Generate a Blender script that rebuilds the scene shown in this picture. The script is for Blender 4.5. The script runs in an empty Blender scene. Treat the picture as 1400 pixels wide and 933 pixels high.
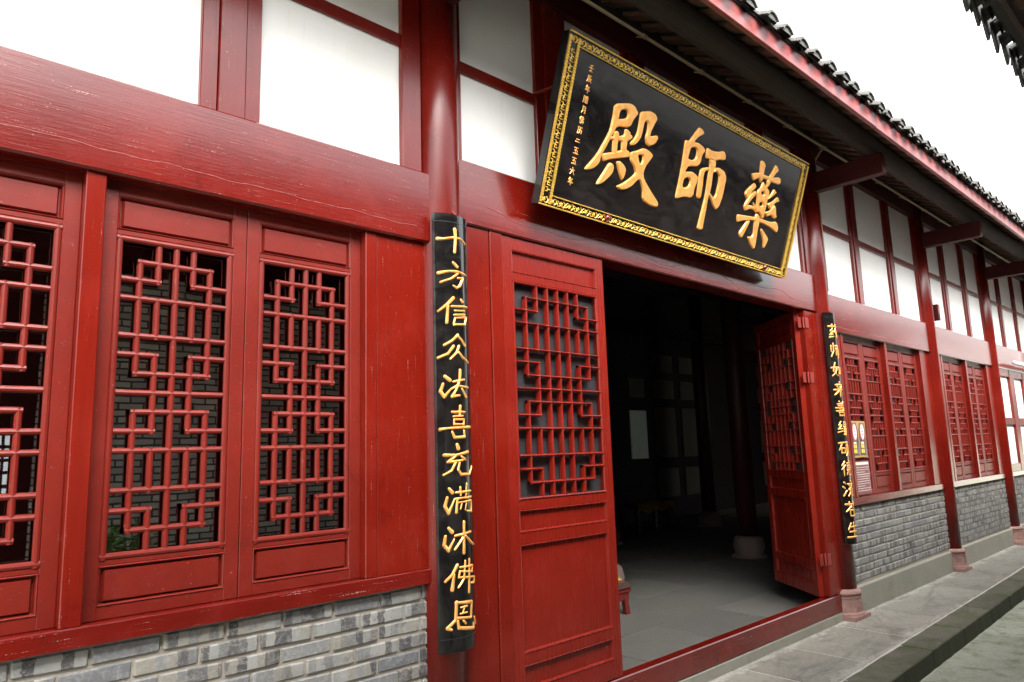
import bpy, bmesh, math, random
import numpy as np
from mathutils import Vector, Matrix
random.seed(7)
R = math.radians
SC = bpy.context.scene
COL = SC.collection

# ------------------------------------------------------------------ camera, light, exposure
cam = bpy.data.objects.new('camera', bpy.data.cameras.new('camera'))
COL.objects.link(cam)
yaw, pitch, roll = 0.76034333, 0.15358684, -0.03093888
fw = Vector((math.sin(yaw)*math.cos(pitch), math.cos(yaw)*math.cos(pitch), math.sin(pitch)))
rt0 = Vector((math.cos(yaw), -math.sin(yaw), 0)); up0 = rt0.cross(fw)
rt = rt0*math.cos(roll)+up0*math.sin(roll); up = up0*math.cos(roll)-rt0*math.sin(roll)
m = Matrix.Identity(4)
for i in range(3):
    m[i][0] = rt[i]; m[i][1] = up[i]; m[i][2] = -fw[i]
m[0][3], m[1][3], m[2][3] = 0.0, -2.64, 1.45
cam.matrix_world = m
cam.data.lens = 978/1400*36; cam.data.sensor_width = 36
cam.data.clip_start = 0.05; cam.data.clip_end = 500
SC.camera = cam

SUN_EL, SUN_AZ = R(52), R(203)
w = bpy.data.worlds.new('World'); SC.world = w; w.use_nodes = True
nt = w.node_tree; nt.nodes.clear()
sky = nt.nodes.new('ShaderNodeTexSky'); sky.sky_type = 'NISHITA'; sky.sun_disc = False
sky.sun_elevation = SUN_EL; sky.sun_rotation = SUN_AZ
sky.air_density = 1.6; sky.dust_density = 6.0; sky.ozone_density = 1.0
hs = nt.nodes.new('ShaderNodeHueSaturation'); hs.inputs['Saturation'].default_value = 0.22
bg = nt.nodes.new('ShaderNodeBackground'); bg.inputs[1].default_value = 0.15
wo = nt.nodes.new('ShaderNodeOutputWorld')
nt.links.new(sky.outputs[0], hs.inputs['Color']); nt.links.new(hs.outputs[0], bg.inputs[0]); nt.links.new(bg.outputs[0], wo.inputs[0])
sl = bpy.data.lights.new('sun', 'SUN'); sl.energy = 0.5; sl.angle = R(60); sl.color = (1, .97, .93)
sun = bpy.data.objects.new('sun', sl); COL.objects.link(sun)
# over the eave across the lane, softened by thick cloud
d = Vector((-0.24, -0.57, 0.79)).normalized()
sun.rotation_euler = d.to_track_quat('Z', 'Y').to_euler()
SC.view_settings.view_transform = 'Standard'; SC.view_settings.look = 'None'
SC.view_settings.exposure = 2.55; SC.view_settings.gamma = 1.0
SC.view_settings.use_curve_mapping = False
SC.render.engine = 'CYCLES'
SC.cycles.use_denoising = True
SC.cycles.max_bounces = 10; SC.cycles.diffuse_bounces = 5; SC.cycles.glossy_bounces = 5
SC.cycles.sample_clamp_indirect = 6.0

# ------------------------------------------------------------------ materials
def mat(name):
    mt = bpy.data.materials.new(name); mt.use_nodes = True
    n = mt.node_tree; n.nodes.clear()
    o = n.nodes.new('ShaderNodeOutputMaterial'); b = n.nodes.new('ShaderNodeBsdfPrincipled')
    n.links.new(b.outputs[0], o.inputs[0])
    return mt, n, b
def pos(n, scale=(1, 1, 1)):
    g = n.nodes.new('ShaderNodeNewGeometry'); mp = n.nodes.new('ShaderNodeMapping')
    mp.inputs['Scale'].default_value = scale
    n.links.new(g.outputs['Position'], mp.inputs[0]); return mp.outputs[0]
def noise(n, vec, scale, detail=4, rough=.55, dist=0):
    t = n.nodes.new('ShaderNodeTexNoise'); t.inputs['Scale'].default_value = scale
    t.inputs['Detail'].default_value = detail; t.inputs['Roughness'].default_value = rough
    t.inputs['Distortion'].default_value = dist
    n.links.new(vec, t.inputs['Vector']); return t.outputs['Fac']
def ramp(n, fac, stops):
    r = n.nodes.new('ShaderNodeValToRGB'); e = r.color_ramp.elements
    while len(e) < len(stops): e.new(.5)
    for k, (p, c) in enumerate(stops):
        e[k].position = p; e[k].color = (c, c, c, 1) if isinstance(c, (int, float)) else (*c, 1)
    n.links.new(fac, r.inputs[0]); return r.outputs[0]
def mix(n, fac, a, b, mode='MIX'):
    x = n.nodes.new('ShaderNodeMix'); x.data_type = 'RGBA'; x.blend_type = mode
    for s, v in ((0, fac), (6, a), (7, b)):
        if isinstance(v, (int, float)): x.inputs[s].default_value = v if s == 0 else (v, v, v, 1)
        elif isinstance(v, tuple): x.inputs[s].default_value = (*v, 1)
        else: n.links.new(v, x.inputs[s])
    return x.outputs[2]
def bump(n, b, h, strength, dist):
    u = n.nodes.new('ShaderNodeBump'); u.inputs['Strength'].default_value = strength
    u.inputs['Distance'].default_value = dist
    n.links.new(h, u.inputs['Height']); n.links.new(u.outputs[0], b.inputs['Normal'])
def setv(b, **k):
    for a, v in k.items():
        a = a.replace('_', ' ')
        b.inputs[a].default_value = (*v, 1) if isinstance(v, tuple) else v
def objrand(n):
    return n.nodes.new('ShaderNodeObjectInfo').outputs['Random']

def red_paint(name, c0, c1, axis, rough=(.22, .42), st=.35, wear=.25, coat=.15, spec=.4):
    c0, c1 = tuple(v*.84 for v in c0), tuple(v*.84 for v in c1)
    mt, n, b = mat(name)
    sc = {'x': (1.2, 14, 30), 'z': (22, 22, 1.0), 'n': (8, 8, 8)}[axis]
    p = pos(n, sc)
    a = noise(n, p, 3.0, 6, .65, .4)
    big = noise(n, pos(n), 1.7, 3, .5)
    col = mix(n, ramp(n, big, [(.3, 0), (.7, 1)]), c0, c1)
    col = mix(n, ramp(n, a, [(.42, 0), (.8, .5)]), col, tuple(v*.72 for v in c0))
    # thin chips and dust caught in the brush ridges
    sc2 = {'x': (3, 60, 120), 'z': (90, 90, 4), 'n': (30, 30, 30)}[axis]
    f = noise(n, pos(n, sc2), 1.6, 5, .7)
    spots = noise(n, pos(n), 260, 2, .5)
    wm = n.nodes.new('ShaderNodeMath'); wm.operation = 'MULTIPLY'
    n.links.new(ramp(n, f, [(.62, 0), (.70, 1)]), wm.inputs[0]); n.links.new(ramp(n, spots, [(.5, 0), (.62, 1)]), wm.inputs[1])
    wm2 = n.nodes.new('ShaderNodeMath'); wm2.operation = 'MULTIPLY'; wm2.inputs[1].default_value = wear
    n.links.new(wm.outputs[0], wm2.inputs[0])
    col = mix(n, wm2.outputs[0], col, (.62, .42, .38))
    fade = noise(n, pos(n, (1, 1, 1)), 3.4, 6, .7, .4)
    col = mix(n, ramp(n, fade, [(.5, 0), (.72, .35)]), col, tuple(min(1, v*1.15+.012) for v in c1))
    grime = noise(n, pos(n, (1, 1, 1)), 6.5, 7, .75, .6)
    col = mix(n, ramp(n, grime, [(.30, .55), (.42, 0)]), col, tuple(v*.5 for v in c0))
    chip = noise(n, pos(n, (1, 1, 1)), 75, 2, .5)
    col = mix(n, ramp(n, chip, [(.755, 0), (.78, .6)]), col, (.36, .18, .15))
    n.links.new(col, b.inputs['Base Color'])
    rr = n.nodes.new('ShaderNodeMapRange'); rr.inputs[3].default_value = rough[0]; rr.inputs[4].default_value = rough[1]
    n.links.new(a, rr.inputs[0]); n.links.new(rr.outputs[0], b.inputs['Roughness'])
    setv(b, Coat_Weight=coat, Coat_Roughness=.13, Specular_IOR_Level=spec)
    bm_ = n.nodes.new('ShaderNodeMath'); bm_.operation = 'ADD'
    n.links.new(a, bm_.inputs[0]); n.links.new(f, bm_.inputs[1])
    bump(n, b, bm_.outputs[0], st, .0016)
    return mt
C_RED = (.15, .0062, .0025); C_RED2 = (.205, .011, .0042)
M = {}
M['beam'] = red_paint('red_lacquer_beam', (.13, .0052, .0026), (.185, .0098, .005), 'x', (.08, .24), .30, 1.0, .5)
M['post'] = red_paint('red_lacquer_post', C_RED, C_RED2, 'z', (.14, .30), .3, .5, .1)
M['column'] = red_paint('red_lacquer_column', (.125, .0055, .0026), (.175, .0095, .0045), 'z', (.16, .32), .3, .5, .05, .28)
M['sash'] = red_paint('red_painted_sash', (.155, .0105, .0055), (.195, .015, .008), 'n', (.3, .48), .16, .25, .04)
M['door'] = red_paint('red_painted_door', (.18, .0088, .004), (.23, .013, .006), 'z', (.2, .36), .22, .35, .05)
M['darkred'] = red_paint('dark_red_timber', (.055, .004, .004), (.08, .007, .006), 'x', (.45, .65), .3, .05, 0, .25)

mt, n, b = mat('white_plaster'); M['white'] = mt
q = noise(n, pos(n, (1, 1, 1)), 2.2, 4, .6)
col = mix(n, ramp(n, q, [(.3, 0), (.75, 1)]), (.87, .86, .84), (.80, .79, .76))
col = mix(n, ramp(n, noise(n, pos(n, (14, 14, 1.2)), 3, 5, .7), [(.58, 0), (.8, .35)]), col, (.66, .62, .55))
col = mix(n, ramp(n, noise(n, pos(n), 90, 3, .6), [(.70, 0), (.74, .5)]), col, (.5, .46, .4))
n.links.new(col, b.inputs['Base Color'])
setv(b, Roughness=.6); bump(n, b, noise(n, pos(n), 60, 4, .6), .12, .002)

mt, n, b = mat('black_lacquer'); M['black'] = mt
q = noise(n, pos(n, (1.5, 3, 3)), 4, 6, .7, 1.0)
dust = ramp(n, q, [(.45, 0), (.72, 1)])
n.links.new(mix(n, dust, (.006, .0055, .0055), (.020, .018, .017)), b.inputs['Base Color'])
n.links.new(ramp(n, q, [(.3, .07), (.75, .2)]), b.inputs['Roughness'])
bump(n, b, noise(n, pos(n, (3, 8, 8)), 3, 3, .5), .12, .002)
setv(b, Coat_Weight=.15, Coat_Roughness=.06)

def gold(name, c0, c1, rough, metal):
    mt, n, b = mat(name)
    q = noise(n, pos(n), 30, 4, .6)
    n.links.new(mix(n, ramp(n, q, [(.35, 0), (.65, 1)]), c0, c1), b.inputs['Base Color'])
    setv(b, Roughness=rough, Metallic=metal); bump(n, b, noise(n, pos(n), 160, 3, .6), .25, .0008)
    return mt
M['gold'] = gold('gold_leaf', (.80, .36, .075), (.90, .48, .15), .33, .4)
M['gold2'] = gold('gold_paint_frame', (.60, .36, .045), (.74, .49, .10), .38, .45)

# bricks: mottled painted grey brick with small darker header blocks
def brick_mat(name, whole):
    mt, n, b = mat(name)
    p = pos(n, (29, 21, 15.5)); dn = n.nodes.new('ShaderNodeTexNoise'); dn.inputs['Scale'].default_value = 2.0; dn.inputs['Detail'].default_value = 4
    n.links.new(p, dn.inputs['Vector'])
    va = n.nodes.new('ShaderNodeVectorMath'); va.operation = 'MULTIPLY_ADD'; va.inputs[1].default_value = (.75, .0, .5)
    n.links.new(dn.outputs['Color'], va.inputs[0]); n.links.new(p, va.inputs[2])
    fl = n.nodes.new('ShaderNodeVectorMath'); fl.operation = 'FLOOR'; n.links.new(va.outputs[0], fl.inputs[0])
    wn = n.nodes.new('ShaderNodeTexWhiteNoise'); wn.noise_dimensions = '3D'; n.links.new(fl.outputs[0], wn.inputs['Vector'])
    blk = ramp(n, wn.outputs['Value'], [(.0, (.255, .255, .24)), (.28, (.20, .205, .198)), (.42, (.14, .138, .138)), (.56, (.05, .05, .054)), (.72, (.085, .08, .08)), (.84, (.22, .21, .18))])
    r0 = objrand(n)
    lng = mix(n, ramp(n, r0, [(.0, 0), (.2, 1)]), (.12, .125, .135), (.21, .21, .20))
    col = mix(n, ramp(n, r0, [(whole, 1), (whole+.001, 0)]), blk, lng) if whole else blk
    st = noise(n, pos(n), 55, 6, .75)
    col = mix(n, ramp(n, st, [(.48, 0), (.72, .8)]), col, (.30, .295, .28))
    col = mix(n, ramp(n, noise(n, pos(n), 26, 5, .7), [(.30, .7), (.45, 0)]), col, (.075, .075, .08))
    col = mix(n, ramp(n, noise(n, pos(n, (1, 1, 5)), 9, 6, .75, .5), [(.56, 0), (.68, .75)]), col, (.31, .275, .225))
    n.links.new(col, b.inputs['Base Color']); setv(b, Roughness=.82)
    bump(n, b, st, .5, .004)
    return mt
M['brick'] = brick_mat('grey_brick', .16); M['brick_far'] = brick_mat('grey_brick_far', 0)

mt, n, b = mat('sandy_mortar'); M['mortar'] = mt
q = noise(n, pos(n), 40, 5, .7)
n.links.new(mix(n, q, (.36, .325, .275), (.23, .205, .17)), b.inputs['Base Color']); setv(b, Roughness=.95)
bump(n, b, q, .6, .004)

def stone(name, c0, c1, c2, sc=3.0, moss=None, rough=.85, bs=.5, lime=False, face=None):
    mt, n, b = mat(name)
    a = noise(n, pos(n), sc, 6, .7, .2); f = noise(n, pos(n), sc*14, 5, .7)
    col = mix(n, ramp(n, a, [(.3, 0), (.7, 1)]), c0, c1)
    col = mix(n, ramp(n, f, [(.45, 0), (.8, .7)]), col, c2)
    if lime or face:
        stn = noise(n, pos(n, (1.4, 3, 3)), 1.1, 7, .78, 1.2)
        col = mix(n, ramp(n, stn, [(.36, .75), (.52, 0)]), col, tuple(v*.55 for v in c1))
        pit = noise(n, pos(n), 120, 3, .6)
        col = mix(n, ramp(n, pit, [(.28, .7), (.38, 0)]), col, tuple(v*.4 for v in c1))
    if moss:
        mm = noise(n, pos(n), sc*1.3, 8, .75, .25)
        col = mix(n, ramp(n, mm, [(moss[1], 0), (moss[1]+.16, moss[2])]), col, moss[0])
    if lime:   # splashed lime mortar along the wall, the kerb joint and some slab joints
        g = n.nodes.new('ShaderNodeNewGeometry'); sp_ = n.nodes.new('ShaderNodeSeparateXYZ'); n.links.new(g.outputs['Position'], sp_.inputs[0])
        def mth(op, a, b__=None):
            m_ = n.nodes.new('ShaderNodeMath'); m_.operation = op
            for i_, v_ in ((0, a), (1, b__)):
                if v_ is None: continue
                if isinstance(v_, (int, float)): m_.inputs[i_].default_value = v_
                else: n.links.new(v_, m_.inputs[i_])
            return m_.outputs[0]
        wob = noise(n, pos(n, (1, 2.5, 1)), 5, 6, .75, .6)
        dw = mth('ABSOLUTE', mth('ADD', sp_.outputs['Y'], .03))
        dk = mth('ABSOLUTE', mth('ADD', sp_.outputs['Y'], .57))
        near_ = mth('MINIMUM', dw, dk)
        msk = mth('SUBTRACT', mth('ADD', wob, mth('MULTIPLY', mth('MAXIMUM', mth('SUBTRACT', .1, near_), 0), 2.3)), .62)
        msk = mth('MULTIPLY', msk, 9); msk.node.use_clamp = True
        fine = ramp(n, noise(n, pos(n, (1, 1, 1)), 60, 5, .7), [(.35, .15), (.6, 1)])
        msk2 = mth('MULTIPLY', msk, .8)
        fm = n.nodes.new('ShaderNodeMath'); fm.operation = 'MULTIPLY'; n.links.new(msk2, fm.inputs[0]); n.links.new(fine, fm.inputs[1])
        col = mix(n, fm.outputs[0], col, (.42, .40, .36))
    if face:   # moss that grows on upright faces
        g = n.nodes.new('ShaderNodeNewGeometry'); sp_ = n.nodes.new('ShaderNodeSeparateXYZ'); n.links.new(g.outputs['True Normal'], sp_.inputs[0])
        col = mix(n, ramp(n, sp_.outputs['Z'], [(.3, .9), (.8, 0)]), col, face)
    rr = mix(n, objrand(n), .82, 1.08)
    col = mix(n, 1.0, col, rr, 'MULTIPLY')
    n.links.new(col, b.inputs['Base Color']); setv(b, Roughness=rough)
    s_ = n.nodes.new('ShaderNodeMath'); s_.operation = 'ADD'
    n.links.new(a, s_.inputs[0]); n.links.new(f, s_.inputs[1])
    bump(n, b, s_.outputs[0], bs, .006)
    return mt
M['slab'] = stone('paving_sandstone', (.25, .24, .205), (.19, .18, .15), (.31, .295, .26), 2.2, None, .85, .7, True)
M['grout'] = stone('pale_grout', (.50, .48, .43), (.36, .34, .30), (.55, .53, .49), 9)
M['kerb'] = stone('mossy_kerb', (.125, .115, .088), (.075, .072, .048), (.16, .15, .12), 4, ((.055, .075, .02), .47, .8), .9, .8, False, (.030, .038, .010))
M['court'] = stone('mossy_court', (.40, .41, .33), (.24, .26, .19), (.50, .51, .44), 4.5, ((.12, .15, .055), .5, .8))
M['plinth'] = stone('plinth_concrete', (.29, .285, .235), (.22, .215, .17), (.34, .33, .28), 2.4, ((.15, .15, .09), .56, .5))
M['base'] = stone('pink_stone_base', (.42, .235, .20), (.24, .13, .11), (.50, .35, .31), 20, None, .9, 1.4)
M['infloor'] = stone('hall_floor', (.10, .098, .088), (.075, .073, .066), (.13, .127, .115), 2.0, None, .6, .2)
M['tile'] = stone('grey_roof_tile', (.11, .11, .105), (.06, .06, .056), (.19, .19, .175), 14, ((.16, .17, .11), .55, .7), .9, .7)
M['tile2'] = stone('mossy_roof_tile', (.10, .10, .098), (.06, .06, .058), (.17, .17, .16), 7, ((.10, .11, .06), .52, .6), .9, .6)
M['tiledark'] = stone('dark_roof_tile', (.035, .035, .04), (.025, .025, .028), (.05, .05, .055), 9, None, .9, .6)
M['oldwood'] = stone('weathered_timber', (.085, .060, .045), (.05, .038, .030), (.13, .09, .065), 4, None, .85, .6)
mt, n, b = mat('log_timber'); M['log'] = mt
q = noise(n, pos(n, (1, 12, 12)), 3, 6, .7, .8)
n.links.new(mix(n, ramp(n, q, [(.3, 0), (.7, 1)]), (.022, .017, .015), (.05, .036, .028)), b.inputs['Base Color'])
setv(b, Roughness=.85); bump(n, b, q, .7, .01)
mt, n, b = mat('rafter_timber'); M['rafter'] = mt
q = noise(n, pos(n, (14, 1.5, 14)), 3, 5, .7, .5)
n.links.new(mix(n, ramp(n, q, [(.3, 0), (.7, 1)]), (.10, .045, .03), (.18, .085, .055)), b.inputs['Base Color'])
setv(b, Roughness=.8); bump(n, b, q, .5, .006)
mt, n, b = mat('fascia_paint'); M['fascia'] = mt
q = noise(n, pos(n, (3, 9, 9)), 3, 6, .7, .5)
n.links.new(mix(n, ramp(n, q, [(.35, 0), (.7, 1)]), (.20, .038, .036), (.32, .10, .095)), b.inputs['Base Color'])
setv(b, Roughness=.38); bump(n, b, q, .3, .003)

mt, n, b = mat('window_glass'); M['glass'] = mt
setv(b, Base_Color=(.75, .78, .78), Roughness=.015, Transmission_Weight=0.0, IOR=1.52, Metallic=0.0)
tr = n.nodes.new('ShaderNodeBsdfTransparent'); tr.inputs[0].default_value = (.55, .56, .55, 1)
gl = n.nodes.new('ShaderNodeBsdfGlossy'); gl.inputs['Roughness'].default_value = .012; gl.inputs[0].default_value = (1, 1, 1, 1)
fr = n.nodes.new('ShaderNodeFresnel'); fr.inputs[0].default_value = 2.7
ms = n.nodes.new('ShaderNodeMixShader'); n.links.new(fr.outputs[0], ms.inputs[0]); n.links.new(tr.outputs[0], ms.inputs[1]); n.links.new(gl.outputs[0], ms.inputs[2])
bu = n.nodes.new('ShaderNodeBump'); bu.inputs['Strength'].default_value = .05; bu.inputs['Distance'].default_value = .01
n.links.new(noise(n, pos(n), 3, 2, .5), bu.inputs['Height']); n.links.new(bu.outputs[0], gl.inputs['Normal'])
n.links.new(ms.outputs[0], [x for x in n.nodes if x.type == 'OUTPUT_MATERIAL'][0].inputs[0])

def plain(name, c, rough=.6, metal=0, emit=0):
    mt, n, b = mat(name); setv(b, Base_Color=c, Roughness=rough, Metallic=metal)
    q = noise(n, pos(n), 25, 4, .6)
    n.links.new(mix(n, ramp(n, q, [(.3, 0), (.8, .35)]), c, tuple(v*.7 for v in c)), b.inputs['Base Color'])
    if emit: setv(b, Emission_Color=c, Emission_Strength=emit)
    return mt
M['gauze'] = plain('grey_window_gauze', (.032, .032, .035), .4)
M['redback'] = plain('dull_red_backing', (.035, .012, .011), .25)  # red reflection in the far window glass, put into the pane colour
M['pipe'] = plain('beige_conduit', (.42, .32, .20), .5)
M['wpipe'] = plain('white_pipe', (.75, .75, .73), .4)
M['run'] = plain('thick_paint_run', (.34, .09, .08), .2)
M['hinge'] = plain('painted_hinge', (.25, .035, .028), .4, .1)
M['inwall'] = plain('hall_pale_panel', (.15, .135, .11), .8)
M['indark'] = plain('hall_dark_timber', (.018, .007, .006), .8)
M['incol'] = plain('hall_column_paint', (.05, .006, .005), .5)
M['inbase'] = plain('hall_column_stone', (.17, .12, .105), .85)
M['lit'] = plain('frosted_lit_pane', (.55, .62, .52), .5, 0, .004)  # pale colour and faint emission stand in for a lamp reflected in the glass
M['litw'] = plain('bright_pane', (.8, .85, .9), .5, 0, .3)
M['yellow'] = plain('yellow_cloth', (.50, .29, .015), .8)
M['brown'] = plain('brown_cushion_edge', (.06, .03, .02), .7)
M['lacq'] = plain('dark_red_lacquer', (.12, .012, .01), .35)
M['pbrown'] = plain('poster_brown', (.11, .06, .055), .5)
M['pgold'] = plain('poster_gold', (.42, .30, .10), .5)
M['pwhite'] = plain('poster_white', (.75, .70, .70), .5)
M['pred'] = plain('poster_red', (.55, .05, .06), .5)
M['pyel'] = plain('poster_yellow', (.75, .60, .08), .5)
M['pviol'] = plain('poster_violet', (.22, .18, .25), .5)
M['pfilm'] = plain('poster_film', (.20, .055, .05), .35)
M['leaf'] = plain('shrub_leaf', (.10, .22, .03), .6)
M['pot'] = plain('grey_pot', (.10, .10, .10), .6)

# ------------------------------------------------------------------ mesh helpers
WPOS = {}
def tag(o, label=None, cat=None, group=None, kind=None):
    if label: o['label'] = label
    if cat: o['category'] = cat
    if group: o['group'] = group
    if kind: o['kind'] = kind
    return o
def place(o, p, parent):
    p = Vector(p); WPOS[o] = p
    if parent is not None:
        o.parent = parent; o.location = p-WPOS[parent]
    else: o.location = p
    COL.objects.link(o); return o
def empty(name, p, parent=None):
    o = bpy.data.objects.new(name, None); o.empty_display_size = .2
    return place(o, p, parent)
def inst(src, p, parent):
    o = src.copy(); return place(o, p, parent)

class MB:
    def __init__(s, T=None): s.v = []; s.f = []; s.T = T
    def add(s, vs, fs):
        k = len(s.v); s.v += [tuple(x) for x in vs]; s.f += [tuple(i+k for i in f) for f in fs]
    def box(s, x0, x1, y0, y1, z0, z1):
        s.add([(x0, y0, z0), (x1, y0, z0), (x1, y1, z0), (x0, y1, z0), (x0, y0, z1), (x1, y0, z1), (x1, y1, z1), (x0, y1, z1)],
              [(0, 3, 2, 1), (4, 5, 6, 7), (0, 1, 5, 4), (1, 2, 6, 5), (2, 3, 7, 6), (3, 0, 4, 7)])
        return s
    def tube(s, a, b, r, n=12, r2=None):
        a = Vector(a); b = Vector(b); r2 = r if r2 is None else r2
        d = (b-a).normalized(); u = d.orthogonal().normalized(); w_ = d.cross(u)
        vs = []
        for p, rr in ((a, r), (b, r2)):
            for i in range(n):
                t = 2*math.pi*i/n; vs.append(p+u*(rr*math.cos(t))+w_*(rr*math.sin(t)))
        fs = [(i, (i+1) % n, n+(i+1) % n, n+i) for i in range(n)]+[tuple(range(n-1, -1, -1)), tuple(range(n, 2*n))]
        s.add(vs, fs); return s
    def lathe(s, c, prof, n=32, sx=1, sy=1, rot=0):
        vs = []; k = len(prof)
        for r, z in prof:
            for i in range(n):
                t = 2*math.pi*i/n+rot; vs.append((c[0]+r*sx*math.cos(t), c[1]+r*sy*math.sin(t), c[2]+z))
        fs = [(j*n+i, j*n+(i+1) % n, (j+1)*n+(i+1) % n, (j+1)*n+i) for j in range(k-1) for i in range(n)]
        fs += [tuple(range(n-1, -1, -1)), tuple((k-1)*n+i for i in range(n))]
        s.add(vs, fs); return s
    def prism(s, prof, axis, a, b):
        # prof: closed list of 2-D points; axis x: (y,z); y: (x,z); z: (x,y)
        n = len(prof)
        def P(p, t): return {'x': (t, p[0], p[1]), 'y': (p[0], t, p[1]), 'z': (p[0], p[1], t)}[axis]
        s.add([P(p, a) for p in prof]+[P(p, b) for p in prof],
              [(i, (i+1) % n, n+(i+1) % n, n+i) for i in range(n)]+[tuple(range(n-1, -1, -1)), tuple(range(n, 2*n))])
        return s
    def raised(s, x0, x1, z0, z1, yb, yf, sl):
        # raised field: base rectangle at yb, sloping in to yf
        s.add([(x0, yb, z0), (x1, yb, z0), (x1, yb, z1), (x0, yb, z1), (x0+sl, yf, z0+sl), (x1-sl, yf, z0+sl), (x1-sl, yf, z1-sl), (x0+sl, yf, z1-sl)],
              [(0, 1, 5, 4), (1, 2, 6, 5), (2, 3, 7, 6), (3, 0, 4, 7), (4, 5, 6, 7), (3, 2, 1, 0)])
        return s
    def build(s, name, m_, parent=None, bevel=0, smooth=False, origin=None, seg=1):
        v = [s.T(*p) for p in s.v] if s.T else s.v
        v = np.array([tuple(p) for p in v], float)
        if origin is None:
            lo = v.min(0); hi = v.max(0); origin = ((lo[0]+hi[0])/2, (lo[1]+hi[1])/2, lo[2])
        v = v-np.array(origin)
        me = bpy.data.meshes.new(name); me.from_pydata(v.tolist(), [], s.f)
        bm = bmesh.new(); bm.from_mesh(me)
        bmesh.ops.recalc_face_normals(bm, faces=bm.faces)
        if bevel:
            bmesh.ops.bevel(bm, geom=[e for e in bm.edges if e.calc_face_angle(0) > .5], offset=bevel, segments=seg, affect='EDGES', clamp_overlap=True)
        bm.to_mesh(me); bm.free()
        if smooth:
            for p in me.polygons: p.use_smooth = True
        me.materials.append(M[m_])
        o = bpy.data.objects.new(name, me)
        return place(o, origin, parent)
def B(name, m_, parent, *a, bevel=.003, T=None):
    return MB(T).box(*a).build(name, m_, parent, bevel)

# carved characters and ornaments: signed distance to strokes / outlines, raised with sloped flanks
def seg_d(P, a, b):
    ab = b-a; t = np.clip(((P-a)@ab)/max(ab@ab, 1e-9), 0, 1)
    return np.hypot(*(P-a-t[:, None]*ab).T), t
def poly_sd(P, pts):
    pts = np.array(pts, float); n_ = len(pts); dmin = np.full(len(P), 1e9); ins = np.zeros(len(P), bool)
    for i in range(n_):
        a = pts[i]; b = pts[(i+1) % n_]
        dd, _ = seg_d(P, a, b); dmin = np.minimum(dmin, dd)
        cnd = (a[1] > P[:, 1]) != (b[1] > P[:, 1])
        with np.errstate(divide='ignore', invalid='ignore'):
            xi = (b[0]-a[0])*(P[:, 1]-a[1])/(b[1]-a[1])+a[0]
        ins ^= cnd & (P[:, 0] < xi)
    return np.where(ins, dmin, -dmin)
def smooth_poly(pts):
    out = []
    n_ = len(pts)
    for i in range(n_):
        a = np.array(pts[i], float); b = np.array(pts[(i+1) % n_], float)
        out += [a*.82+b*.18, a*.18+b*.82]
    return out
def field_mesh(polys, strokes, cell, H, slope, mapf):
    allp = [p for po, _ in polys for p in po]+[(x, y) for s_ in strokes for x, y, r_ in s_]
    A = np.array(allp, float); mr = max([r_ for s_ in strokes for _, _, r_ in s_], default=0)
    lo = A.min(0)-mr-2*cell; hi = A.max(0)+mr+2*cell
    nx, ny = [int(v) for v in np.ceil((hi-lo)/cell)+1]
    gx, gy = np.meshgrid(lo[0]+cell*np.arange(nx), lo[1]+cell*np.arange(ny), indexing='ij')
    P = np.stack([gx.ravel(), gy.ravel()], 1); D = np.full(len(P), -1e9)
    for po, holes in polys:
        dd = poly_sd(P, smooth_poly(po))
        for h_ in holes: dd = np.minimum(dd, -poly_sd(P, smooth_poly(h_)))
        D = np.maximum(D, dd)
    for s_ in strokes:
        for (x0, y0, r0_), (x1, y1, r1_) in zip(s_[:-1], s_[1:]):
            dd, t = seg_d(P, np.array([x0, y0], float), np.array([x1, y1], float))
            D = np.maximum(D, r0_+(r1_-r0_)*t-dd)
    D = D.reshape(nx, ny); verts = []; faces = []; vi = {}
    def vin(i, j):
        k = (i, j)
        if k not in vi:
            vi[k] = len(verts); verts.append(mapf(gx[i, j], gy[i, j], min(H, D[i, j]*slope)))
        return vi[k]
    def vcr(a, b):
        k = (a, b) if a < b else (b, a)
        if k not in vi:
            da = D[a]; db = D[b]; t = da/(da-db); t = min(max(t, .02), .98)
            vi[k] = len(verts); verts.append(mapf(gx[a]+(gx[b]-gx[a])*t, gy[a]+(gy[b]-gy[a])*t, 0))
        return vi[k]
    for i in range(nx-1):
        for j in range(ny-1):
            c4 = [(i, j), (i+1, j), (i+1, j+1), (i, j+1)]; ins = [D[c] > 0 for c in c4]
            if not any(ins): continue
            f = []
            for k in range(4):
                a, b = c4[k], c4[(k+1) % 4]
                if D[a] > 0: f.append(vin(*a))
                if (D[a] > 0) != (D[b] > 0): f.append(vcr(a, b))
            if len(f) > 2: faces.append(f)
    return verts, faces
def field_obj(name, m_, parent, polys, strokes, cell, H, slope, mapf, smooth=False):
    v, f = field_mesh(polys, strokes, cell, H, slope, mapf)
    b_ = MB(); b_.v = v; b_.f = f
    A = np.array([tuple(x) for x in v]); org = A.mean(0)
    me = bpy.data.meshes.new(name); me.from_pydata((A-org).tolist(), [], f); me.materials.append(M[m_])
    if smooth:
        for p in me.polygons: p.use_smooth = True
    return place(bpy.data.objects.new(name, me), tuple(org), parent)

# ------------------------------------------------------------------ the setting: ground
def kerb_in(x): return -.61+(x-4.6)*.0218
def kerb_out(x): return -.825+(x-4.8)*.0235
g = MB().box(-12, 60, -9, -.3, -.3, -.125).build('courtyard_ground', 'court', None, 0); tag(g, kind='structure')
g.data.name = 'courtyard_ground'
# large ground sheet underneath, reaching far past the lane
g2 = MB().box(-250, 250, -250, 250, -.6, -.305).build('ground', 'court'); tag(g2, kind='structure')
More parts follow.
